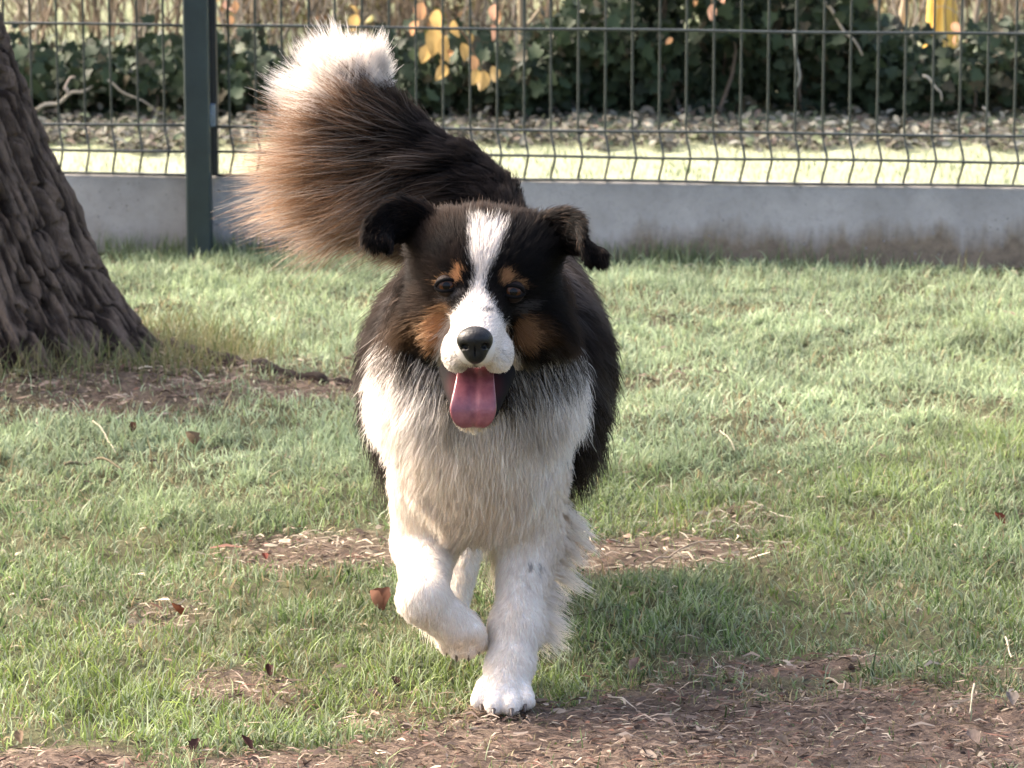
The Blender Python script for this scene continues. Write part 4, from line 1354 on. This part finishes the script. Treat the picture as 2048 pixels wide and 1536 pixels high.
def mane():
    w = np.isin(reg, ['neck', 'chest']).astype(float) * np.where(V[:, 1] > 5.2, .4, 1)
    P, M, vi = sample(V, Q, N, w, 140000)
    u, v = proj(P); n = len(P)
    side = (u - 955)
    L = .034 + .016 * sstep(600, 700, v) * (1 - sstep(760, 900, v)) + .010 * rng.normal(0, 1, n)
    sd = sstep(90, 190, np.abs(side)) * sstep(780, 900, v)
    L = np.clip(L, .018, .08) * (1 - .35 * sd)
    comb = norm(np.stack([np.clip(side / 230, -1, 1) * (.50 - .45 * sstep(740, 840, v)), np.full(n, .15), np.full(n, -.9)], -1))
    comb = comb + .55 * np.stack([fbm(P * 16, 2, 241), fbm(P * 16, 2, 242), .6 * fbm(P * 16, 2, 243)], -1)
    comb = tangent(comb, M)
    P3, ni = strands(P, M, comb, L, np.clip(rng.normal(.50, .12, n), .1, .85), np.full(n, .22), 7, .38, 60, .05, .045)
    rg = np.where(M[:, 1] > .55, 'trunk', 'neck')
    C = coat(P, rg, rng.normal(0, 15, (n, 2)))
    tip = lerp(C, C * 1.5 + BROWN * .25, rng.uniform(0, 1, (n, 1)) * (C.mean(1, keepdims=True) < .2))
    t = np.linspace(0, 1, 7)[None, :, None] ** 1.5
    CC = lerp(C[:, None], tip[:, None], t) * rng.uniform(.82, 1.1, (n, 1, 1)) * (0.9 + .15 * (rng.uniform(0, 1, len(P))[ni])[:, None, None])
    curves('mane', P3 - DOGO, np.minimum(CC, .88), RAD(.00042, 7) * np.ones((n, 1)), dog)
mane()
def trunk_fur():
    w = (reg == 'trunk').astype(float)
    P, M, vi = sample(V, Q, N, w, 52000)
    n = len(P)
    low = 1 - sstep(.30, .42, P[:, 2])
    L = (.055 + .040 * low) * rng.uniform(.7, 1.2, n)
    comb = tangent(norm(np.stack([np.clip((P[:, 0] + .03) / .12, -1, 1) * .6, np.full(n, .35), np.full(n, -.75)], -1)), M)
    P3, ni = strands(P, M, comb, L, np.clip(rng.normal(.40, .1, n), .1, .8), np.full(n, .45), 6, .6, 40, .05, .03)
    C = coat(P, np.full(n, 'trunk'))
    belly = (1 - sstep(.27, .31, P[:, 2]))[:, None] * (np.abs(P[:, 0:1] + .04) < .08)
    C = lerp(C, CREAM * .8, belly)
    t = np.linspace(0, 1, 6)[None, :, None] ** 2
    CC = lerp(C[:, None], (C * 1.4 + BROWN * .25)[:, None], t) * rng.uniform(.8, 1.15, (n, 1, 1))
    curves('coat', P3 - DOGO, np.minimum(CC, .88), RAD(.00045, 6) * np.ones((n, 1)), dog)
trunk_fur()
def leg_fur(names, count, feather, side):
    for nm, cnt in zip(names, count):
        w = (reg == nm).astype(float)
        P, M, vi = sample(V, Q, N, w, cnt)
        u, v = proj(P); n = len(P)
        hgt = P[:, 2]
        back = sstep(.15, .75, M[:, 1])                       # feathers grow from the back of the leg
        toe = 1 - sstep(.035, .06, hgt) if nm != 'leg_b' else sstep(1255, 1275, v)
        L = .0065 - .003 * toe + .003 * sstep(.03, .09, hgt) + .010 * sstep(.16, .3, hgt) + feather * back * sstep(.05, .12, hgt) * (1 - sstep(.22, .27, hgt))
        L *= np.where(back > .4, rng.uniform(.35, 1.45, n), rng.uniform(.7, 1.2, n))
        if nm[0] == 'l':
            back = sstep(.1, .7, M[:, 1] * .75 + M[:, 0] * .65)
        down = np.stack([np.full(n, side * .75) * back, back * .40, -1 + .30 * back], -1)
        comb = tangent(norm(down), M)
        comb = norm(lerp(comb, norm(down), back[:, None] * .8))
        P3, ni = strands(P, M, comb, L, .16 + .2 * back, .12 + .0 * back, 6, .35 + .55 * back * (feather > .03), 34, .04, .03)
        C = coat(P, np.full(n, nm))
        C = lerp(C, CREAM, (back * .5)[:, None])
        CC = C[:, None] * rng.uniform(.85, 1.08, (n, 1, 1)) * np.ones((1, 6, 1))
        P3[..., 2] = np.maximum(P3[..., 2], .002)
        curves('leg_fur', P3 - DOGO, np.minimum(CC, .88), RAD(.00038, 6) * np.ones((n, 1)), dog)
leg_fur(['leg_a'], [36000], .062, 1.0)
leg_fur(['leg_b'], [30000], .018, .2)
leg_fur(['hind_a', 'hind_b'], [16000, 16000], .05, .5)

# tail: position along its core decides length, direction and colour
def tail_fur():
    w = (reg == 'tail').astype(float)
    P, M, vi = sample(V, Q, N, w, 46000)
    n = len(P)
    seg = TAILP[1:] - TAILP[:-1]; sl = np.linalg.norm(seg, axis=1); cum = np.concatenate([[0], np.cumsum(sl)])
    bd = np.full(n, 9.0); s = np.zeros(n); T = np.zeros((n, 3))
    for k in range(len(seg)):
        t = np.clip(((P - TAILP[k]) @ seg[k]) / (sl[k] ** 2), 0, 1)
        d = np.linalg.norm(P - TAILP[k] - t[:, None] * seg[k], axis=1)
        m = d < bd
        bd[m] = d[m]; s[m] = (cum[k] + t * sl[k])[m] / cum[-1]; T[m] = seg[k] / sl[k]
    # the long hair falls from the outer, lower side of the curve
    outx = np.interp(s, [0, .35, .6, .8, 1], [-.45, -.72, -1.0, -.75, -.1]); outz = np.interp(s, [0, .35, .6, .8, 1], [-.9, -.62, .0, .45, .5])
    out = norm(np.stack([outx, np.zeros(n), outz], -1))
    f = (M * out).sum(1)
    long_ = sstep(-.75, .45, f)
    Lmax = np.interp(s, [0, .18, .4, .62, .8, 1], [.09, .135, .185, .235, .14, .058])
    L = (.035 + (Lmax - .035) * long_) * rng.uniform(.55, 1.08, n)
    comb = norm(out * (.35 + .75 * long_)[:, None] + T * np.interp(s, [0, .5, 1], [.55, .35, .7])[:, None] + M * .35)
    comb = comb + .30 * np.stack([fbm(P * 22, 2, 251), fbm(P * 22, 2, 252), fbm(P * 22, 2, 253)], -1)
    P3, ni = strands(P, M, comb, L, np.clip(rng.normal(.35, .14, n), .05, .8), np.where(s > .75, .0, .12), 9, .72, 70, .06, .045)
    wt = sstep(.765, .855, s + .05 * fbm(P * 30, 2, 231))[:, None]
    TIPW = WHITE * .84
    root = lerp(BLACK * 1.2, TIPW, wt)
    mid = lerp(np.array([.009, .007, .006]), TIPW, wt)
    tan_ = np.array([.40, .215, .115]); 
    red = (sstep(.02, .16, L) * long_ * lerp(.30, 1.0, sstep(.10, .42, s)))[:, None]
    tipc = lerp(np.array([.03, .022, .018]), tan_, red * rng.uniform(.45, 1.2, (n, 1)))
    tipc = lerp(tipc, np.array([.62, .50, .40]), (red * (rng.uniform(0, 1, (n, 1)) < .35) * .8))
    tipc = lerp(tipc, TIPW, wt)
    t = np.linspace(0, 1, 9)[None, :, None]
    tm = .46
    CC = np.where(t < tm, lerp(root[:, None], mid[:, None], t / tm), lerp(mid[:, None], tipc[:, None], (np.maximum(t - tm, 0) / (1 - tm)) ** .9))
    CC = CC * (.75 + .45 * rng.uniform(0, 1, n)[ni])[:, None, None]
    curves('tail_plume', P3 - DOGO, np.minimum(CC, .88), RAD(.00045, 9) * np.ones((n, 1)), dog)
tail_fur()

# --- ears: folded flaps
def ear(side, rows, label):
    """rows: centre line from the base out to the tip with half width and width direction"""
    C = np.array([r[0] for r in rows]); Wd = np.array([r[1] for r in rows]); hw = np.array([r[2] for r in rows])
    f = np.linspace(0, len(rows) - 1, 22)
    ip = lambda A: np.stack([np.interp(f, np.arange(len(rows)), A[:, k]) for k in range(A.shape[1])], -1)
    # smooth the centre line
    Cc = ip(C); Wc = norm(ip(Wd)); h = np.interp(f, np.arange(len(rows)), hw)
    for _ in range(3):
        Cc[1:-1] = .25 * Cc[:-2] + .5 * Cc[1:-1] + .25 * Cc[2:]; h[1:-1] = .25 * h[:-2] + .5 * h[1:-1] + .25 * h[2:]
    T = norm(np.gradient(Cc, axis=0)); Nn = norm(np.cross(T, Wc))
    nv = 11
    vv = np.linspace(-1, 1, nv)
    th = .0032
    top = Cc[:, None] + Wc[:, None] * (h[:, None] * vv[None])[..., None] + Nn[:, None] * ((-.30 * h[:, None] * vv[None] ** 2))[..., None]
    Vt = top + Nn[:, None] * th; Vb = top - Nn[:, None] * th
    m = len(f)
    Vall = np.concatenate([Vt.reshape(-1, 3), Vb.reshape(-1, 3)])
    i = np.arange(m - 1)[:, None] * nv + np.arange(nv - 1)[None]
    q = np.stack([i, i + 1, i + nv + 1, i + nv], -1).reshape(-1, 4)
    off = m * nv
    Qs = [q, q[:, ::-1] + off]
    e0 = np.arange(m - 1) * nv; e1 = e0 + nv - 1
    Qs.append(np.stack([e0, e0 + nv, e0 + nv + off, e0 + off], -1)); Qs.append(np.stack([e1 + off, e1 + nv + off, e1 + nv, e1], -1))
    r0 = (m - 1) * nv + np.arange(nv - 1)
    Qs.append(np.stack([r0, r0 + 1, r0 + 1 + off, r0 + off], -1))
    Qe = np.vstack(Qs)
    Ne = vnormals(Vall, Qe)
    if (Ne[:off] * (Vt - Vb).reshape(-1, 3)).sum() < 0:
        Qe = Qe[:, ::-1]; Ne = -Ne
    o = mesh_np('ear', Vall - DOGO, Qe, SKINM, dog, np.full((len(Vall), 3), .012))
    P, M, vi = sample(Vall, Qe, Ne, np.ones(len(Vall)), 12000)
    n = len(P)
    row = (vi % off) // nv / (m - 1.0)
    colm = np.abs((vi % nv) / (nv - 1) * 2 - 1)
    L = (.008 + .007 * colm ** 3 + .000 * (row > .9) + .010 * (1 - row)) * (1 - .15 * row) * rng.uniform(.6, 1.2, n)
    Tv = T[np.clip(((vi % off) // nv), 0, m - 1)]
    P3, ni = strands(P, M, Tv, L, np.full(n, .2), np.full(n, .2), 5, .5, 16, .07)
    c = np.where(rng.uniform(0, 1, (n, 1)) < .06 + .2 * (1 - row[:, None]), BROWN * .5, BLACK)
    CC = c[:, None] * rng.uniform(.7, 1.3, (n, 1, 1)) * np.ones((1, 5, 1))
    curves('ear_fur', P3 - DOGO, CC, RAD(.00036, 5) * np.ones((n, 1)), o)
    return o
a_ = np.array
ear(-1, [(pt(900, 486, 4.90), a_([.35, .3, -.85]), .024), (pt(862, 456, 4.90), a_([.3, .25, -.85]), .027), (pt(824, 442, 4.893), a_([.2, .2, -.9]), .025), (pt(790, 442, 4.875), a_([.15, .05, -1.0]), .021),
         (pt(768, 454, 4.855), a_([.5, -.2, -.8]), .021), (pt(758, 471, 4.840), a_([.9, -.1, -.3]), .019), (pt(757, 485, 4.836), a_([1, 0, 0]), .012), (pt(760, 494, 4.838), a_([1, 0, 0]), .004)], 'ear')
ear(1, [(pt(1046, 494, 4.90), a_([.35, -.3, .85]), .024), (pt(1080, 472, 4.90), a_([.25, -.25, .9]), .027), (pt(1116, 464, 4.893), a_([.1, -.2, .95]), .024), (pt(1148, 468, 4.875), a_([-.05, -.1, 1.0]), .020),
        (pt(1170, 482, 4.855), a_([-.6, .2, .7]), .019), (pt(1181, 498, 4.840), a_([-.9, .1, .35]), .016), (pt(1186, 513, 4.836), a_([-1, 0, .2]), .011), (pt(1188, 523, 4.838), a_([-1, 0, .2]), .004)], 'ear')

# --- nose pad
NX = Field(np.arange(-.034, .034, .0013), np.arange(-.03, .03, .0013), np.arange(-.032, .032, .0013))
NX.ell((0, .002, .005), (.0215, .017, .0175), 'n', .004)
NX.ell((0, 0, -.010), (.013, .014, .013), 'n', .008)
NX.ell((0, -.004, .008), (.016, .014, .010), 'n', .008)
for s_ in (-1, 1):
    NX.ell((s_ * .0125, -.013, -.0005), (.0052, .008, .0040), 'n', sub=True)
    NX.ell((s_ * .0185, -.008, -.0040), (.005, .007, .0022), 'n', sub=True)
NX.ell((0, -.017, -.008), (.0011, .006, .010), 'n', sub=True)
nv_, nq_ = NX.mesh()
NOSEM = simple_mat('nose_leather', (.010, .0095, .0098), .36, .3, 350, .0012, .22, .0)
o = mesh_np('nose', nv_, nq_, NOSEM, dog)
o.location = Vector(pt(950, 690, 4.704) - DOGO)
o.rotation_euler = (-.10, -.03, .0)

# --- eyes
EYEB = simple_mat('eye_white', (.02, .013, .011), .6, .1, 200, 0, .1, 0)
IRISM = simple_mat('iris', (.042, .016, .007), .10, .5, 500, 0, .10, .10)
PUPIL = simple_mat('pupil', (.003, .002, .002), .10, .1, 100, 0, .12, .15)
LID = simple_mat('eyelid', (.0045, .004, .004), .9, .2, 200, 0, .08)
def cap(r, a, n=20, rings=7):
    """spherical cap of half angle a facing -y"""
    V = [(0, -r, 0)]; T = []; Qs = []
    for i in range(1, rings + 1):
        t = a * i / rings
        for j in range(n):
            p = 2 * math.pi * j / n
            V.append((r * math.sin(t) * math.cos(p), -r * math.cos(t), r * math.sin(t) * math.sin(p)))
    for j in range(n): T.append((0, 1 + j, 1 + (j + 1) % n))
    for i in range(rings - 1):
        for j in range(n):
            Qs.append((1 + i * n + j, 1 + (i + 1) * n + j, 1 + (i + 1) * n + (j + 1) % n, 1 + i * n + (j + 1) % n))
    return np.array(V), np.array(Qs), np.array(T)
def eye(c, side):
    r = .0142
    V_, Q_, T_ = cap(r, math.pi, 24, 14)
    e = mesh_np('eye', V_, [Q_, T_], EYEB, dog)
    e.location = Vector(c - DOGO)
    e.rotation_euler = (-.15, 0, 0)
    V_, Q_, T_ = cap(r + .0003, .66, 24, 8); mesh_np('iris', V_, [Q_, T_], IRISM, e)
    V_, Q_, T_ = cap(r + .0006, .33, 20, 5); mesh_np('pupil', V_, [Q_, T_], PUPIL, e)
    # lids: an almond rim that covers the ball's edge
    a = np.linspace(0, 2 * np.pi, 33)
    w, h = .0130, .0070
    ex = w * np.cos(a); ez = h * np.sin(a) * np.where(np.sin(a) > 0, 1.1, .9) - .0012 * np.cos(a) * side
    p = np.stack([ex, -np.sqrt(np.maximum((r + .0004) ** 2 - ex ** 2 - ez ** 2, 1e-7)), ez], -1)
    V_, Q_, T_ = tube_geo(p, .0024, 8); mesh_np('eyelid', V_, [Q_, T_], LID, e)
eye(EYES[0], -1)
eye(EYES[1], 1)

# --- tongue, mouth, teeth
def tongue():
    m, nt, bs, out = mat_new('tongue')
    tc = nd(nt, 'ShaderNodeTexCoord').outputs['Object']
    n = nnoise(nt, tc, 90, 5, .6); n2 = nnoise(nt, tc, 900, 2)
    nt.links.new(ramp(nt, n, [(.3, (.16, .040, .055)), (.7, (.27, .09, .10))]), bs.inputs['Base Color'])
    bs.inputs['Roughness'].default_value = .30
    bs.inputs['Subsurface Weight'].default_value = .25
    bs.inputs['Subsurface Radius'].default_value = (.01, .004, .003)
    bs.inputs['Subsurface Scale'].default_value = .4
    bump(nt, n2, .4, .0008, bs)
    ctr = [(pt(952, 728, 4.83), .020), (pt(951, 742, 4.795), .0215), (pt(950, 765, 4.768), .0235), (pt(948, 795, 4.753), .0265), (pt(946, 820, 4.745), .0290), (pt(946, 840, 4.746), .0245), (pt(946, 850, 4.750), .014)]
    C = a_([c for c, _ in ctr]); H = a_([h for _, h in ctr])
    f = np.linspace(0, len(ctr) - 1, 26)
    Cc = np.stack([np.interp(f, np.arange(len(C)), C[:, k]) for k in range(3)], -1); h = np.interp(f, np.arange(len(C)), H)
    for _ in range(2):
        Cc[1:-1] = .25 * Cc[:-2] + .5 * Cc[1:-1] + .25 * Cc[2:]; h[1:-1] = .25 * h[:-2] + .5 * h[1:-1] + .25 * h[2:]
    T = norm(np.gradient(Cc, axis=0)); W = a_([1., 0, 0]); Nn = norm(np.cross(W, T))
    if Nn[:, 1].mean() > 0: Nn = -Nn
    nr = 28; a = np.linspace(0, 2 * np.pi, nr, endpoint=False)
    ca, sa = np.cos(a), np.sin(a)
    th = np.where(sa > 0, .0055, .0042)
    groove = np.where(sa > 0, -.0034 * np.exp(-(ca / .16) ** 2), 0)
    Vv = Cc[:, None] + W * (h[:, None] * ca[None])[..., None] + Nn[:, None] * ((np.sign(sa) * np.abs(sa) ** .6 * th + groove)[None] * np.minimum(1, h / .02)[:, None] - .0045 * (1 - (ca ** 2))[None] * 0 + .004 * (ca ** 2)[None])[..., None]
    mm = len(f)
    i = np.arange(mm - 1)[:, None] * nr; j = np.arange(nr)[None]; jn = (j + 1) % nr
    Qt = np.stack([i + j, i + jn, i + nr + jn, i + nr + j], -1).reshape(-1, 4)
    VV = np.vstack([Vv.reshape(-1, 3), Cc[-1] + T[-1] * .004, Cc[0]])
    jj = np.arange(nr)
    Tt = np.vstack([np.stack([np.full(nr, len(VV) - 2), (mm - 1) * nr + jj, (mm - 1) * nr + (jj + 1) % nr], -1), np.stack([np.full(nr, len(VV) - 1), (jj + 1) % nr, jj], -1)])
    mesh_np('tongue', VV - DOGO, [Qt, Tt], m, dog)
tongue()
TOOTH = simple_mat('tooth', (.72, .66, .52), .25, .1, 200)
for px, py, Y in ((912, 838, 4.772), (983, 832, 4.772)):
    p0 = pt(px, py + 3, Y); p1 = pt(px, py - 10, Y - .004)
    f = np.linspace(0, 1, 6)[:, None]
    V_, Q_, T_ = tube_geo(p0 + (p1 - p0) * f - DOGO, np.linspace(.0028, .0005, 6), 8)
    mesh_np('tooth', V_, [Q_, T_], TOOTH, dog)
# --- claws of the planted paw
CLAW = simple_mat('claw', (.10, .075, .06), .35, .3, 100)
for px, py, Y in ((962, 1408, 4.884), (987, 1418, 4.864), (1023, 1418, 4.864), (1050, 1408, 4.884), (893, 1296, 4.945), (913, 1308, 4.935), (937, 1308, 4.935), (958, 1295, 4.945)):
    p0 = pt(px, py, Y)
    p0[2] = max(p0[2], .010)
    f = np.linspace(0, 1, 6)
    path = p0 + (np.stack([0 * f, -.012 * f, -.007 * f ** 1.6], -1) if py > 1350 else np.stack([0 * f, .004 * f, -.012 * f], -1))
    V_, Q_, T_ = tube_geo(path - DOGO, np.linspace(.0034, .0008, 6), 8)
    mesh_np('claw', V_, [Q_, T_], CLAW, dog)
# ------------------------------------------------------------------ single fallen leaves on the lawn
def curled_leaf(L, curl, col, seed):
    rr = np.random.default_rng(seed)
    nu, nv = 9, 7
    u = np.linspace(0, 1, nu); v = np.linspace(-1, 1, nv)
    U, Vv = np.meshgrid(u, v, indexing='ij')
    half = (rr.uniform(.20, .34) * np.sin(np.pi * np.clip(U, .02, .98) ** rr.uniform(.7, 1.1)) ** 0.9 + 0.01) * (1 + .12 * np.sin(U * 21 + rr.uniform(0, 6)))
    X = half * Vv; Y = U - .5
    Z = curl * (np.abs(Vv) ** 1.6) * half * 1.3 + 0.35 * curl * (U - .45) ** 2 + rr.normal(0, .018, X.shape)
    P = np.stack([X, Y, Z], -1).reshape(-1, 3) * L
    i = np.arange(nu - 1)[:, None] * nv + np.arange(nv - 1)[None]
    Q = np.stack([i, i + 1, i + nv + 1, i + nv], -1).reshape(-1, 4)
    c = np.array(col) * rr.uniform(.75, 1.2, (len(P), 1))
    return P, Q, c
FALLEN = [(748, 1222, 54, 1.6, (.24, .115, .075), 50, 0.45, 'folded orange brown leaf in the grass left of the raised paw'),
          (352, 1245, 36, .8, (.22, .075, .035), 80, 0.5, 'upright rusty brown leaf in the lower left grass'),
          (1996, 1078, 34, .6, (.17, .05, .03), 60, 0.5, 'dark red brown leaf standing in the grass at the right edge'),
          (538, 1352, 46, .5, (.07, .03, .022), 10, 0.1, 'dark leaf beside the small bare patch in the lower left'),
          (262, 888, 34, .8, (.10, .05, .03), 30, 0.35, 'dark brown leaf in the grass below the tree'),
          (380, 908, 44, .9, (.24, .17, .11), 70, 0.55, 'pale brown curled leaf in the grass below the tree root'),
          (492, 1508, 40, .7, (.08, .035, .032), 50, 0.4, 'dark purple brown leaf at the bottom edge'),
          (392, 1515, 44, .6, (.09, .045, .038), -20, 0.2, 'dark brown leaf at the bottom edge, lower left of the bare patch'),
          (530, 1128, 24, .6, (.24, .07, .05), 15, 0.15, 'small red leaf on the bare patch left of the dog'),
          (1270, 1335, 44, .7, (.36, .24, .19), -25, 0.2, 'pinkish curled leaf on the edge of the bare earth right of the paw'),
          (1565, 1108, 16, .6, (.2, .1, .07), 40, 0.2, 'tiny brown leaf right of the middle bare patch'),
          (1798, 1190, 22, .7, (.55, .48, .30), 30, 0.3, 'small cream leaf in the right hand grass'),
          (1245, 890, 20, .6, (.36, .36, .33), 45, 0.35, 'small grey leaf in the grass right of the dog flank'),
          (1945, 1495, 50, .6, (.30, .23, .19), 20, 0.15, 'long pale brown leaf on the bare earth at the bottom right'),
          (1562, 1518, 36, .6, (.33, .25, .19), 60, 0.25, 'pale leaf on the bare earth at the bottom edge'),
          (1575, 1443, 14, .6, (.55, .5, .44), 60, 0.25, 'tiny whitish leaf scrap on the bare earth'),
          (1680, 1512, 34, .5, (.28, .2, .15), -40, 0.15, 'light brown leaf on the bare earth near the bottom edge'),
          (1548, 1352, 30, .6, (.42, .27, .18), 0, 0.2, 'tan leaf on the upper edge of the bare earth'),
          (2020, 1432, 46, .6, (.26, .22, .19), 8, 0.12, 'grey brown leaf on the bare earth at the right edge'),
          (40, 1480, 48, .6, (.26, .18, .12), 10, 0.12, 'brown leaf in the bottom left corner'),
          (790, 1375, 32, .6, (.06, .028, .022), 30, 0.3, 'very dark leaf in the grass left of the planted paw'),
          (225, 1452, 16, .6, (.6, .55, .42), -50, 0.3, 'tiny cream leaf scrap in the lower left grass')]
for k, (px, py, L, curl, col, rot, tilt, label) in enumerate(FALLEN):
    p = gpt(px, py)
    L = L / F * (p[1] * 1.03) * 0.9
    col = tuple(c_ * .62 for c_ in col); curl = curl * 1.5
    P, Q, c = curled_leaf(L, curl, col, 300 + k)
    o = mesh_np('fallen_leaf', P, Q, LITTER, None, c)
    z = float(ground_z(np.array([p[0]]), np.array([p[1]]))[0])
    o.location = (p[0], p[1], z + 0.010 + L * 0.35 * math.sin(tilt))
    o.rotation_euler = (tilt + 0.25, random.gauss(0, .15), math.radians(rot))
    tag(o, label, 'leaf', 'fallen leaves on the lawn')
STICKS = [([(1440, 885), (1470, 925)], .0016, (.45, .38, .28), 'thin pale stick lying in the grass right of the dog'),
          ([(186, 876), (232, 930)], .0018, (.52, .46, .33), 'pale straw stalk slanting in the grass below the tree'),
          ([(130, 955), (190, 946), (250, 962)], .004, (.17, .14, .085), 'thin brown stick lying in the grass at the left'),
          ([(1365, 1115), (1395, 1140), (1455, 1150)], .0024, (.42, .34, .25), 'curved pale twig on the middle bare patch'),
          ([(1300, 1133), (1350, 1112), (1450, 1092)], .0022, (.36, .28, .2), 'straight brown twig on the middle bare patch'),
          ([(1652, 1362), (1690, 1380), (1686, 1396)], .0022, (.44, .36, .26), 'bent straw coloured twig on the bare earth'),
          ([(1948, 1388), (1938, 1450)], .002, (.50, .43, .3), 'upright straw stalk on the bare earth at the right'),
          ([(2010, 1300), (2026, 1348)], .002, (.55, .47, .33), 'straw stalk at the edge of the bare earth, right edge'),
          ([(1060, 1255), (1330, 1225)], .0012, (.08, .07, .04), 'thin dark twig in the grass right of the leg')]
for pts, r, col, label in STICKS:
    P = np.array([gpt(*q) for q in pts]); f = np.linspace(0, len(P) - 1, 12)
    path = np.stack([np.interp(f, np.arange(len(P)), P[:, k]) for k in range(3)], -1)
    path[:, 2] = ground_z(path[:, 0], path[:, 1]) + r + 0.012 + 0.003 * np.sin(f * 6)
    g = Geo(); g.tube(path, np.linspace(r, r * .6, 12) * .75, 6, np.array(col) * .8)
    tag(g.build('stick', TWIG), label, 'stick', 'sticks and stalks on the lawn')
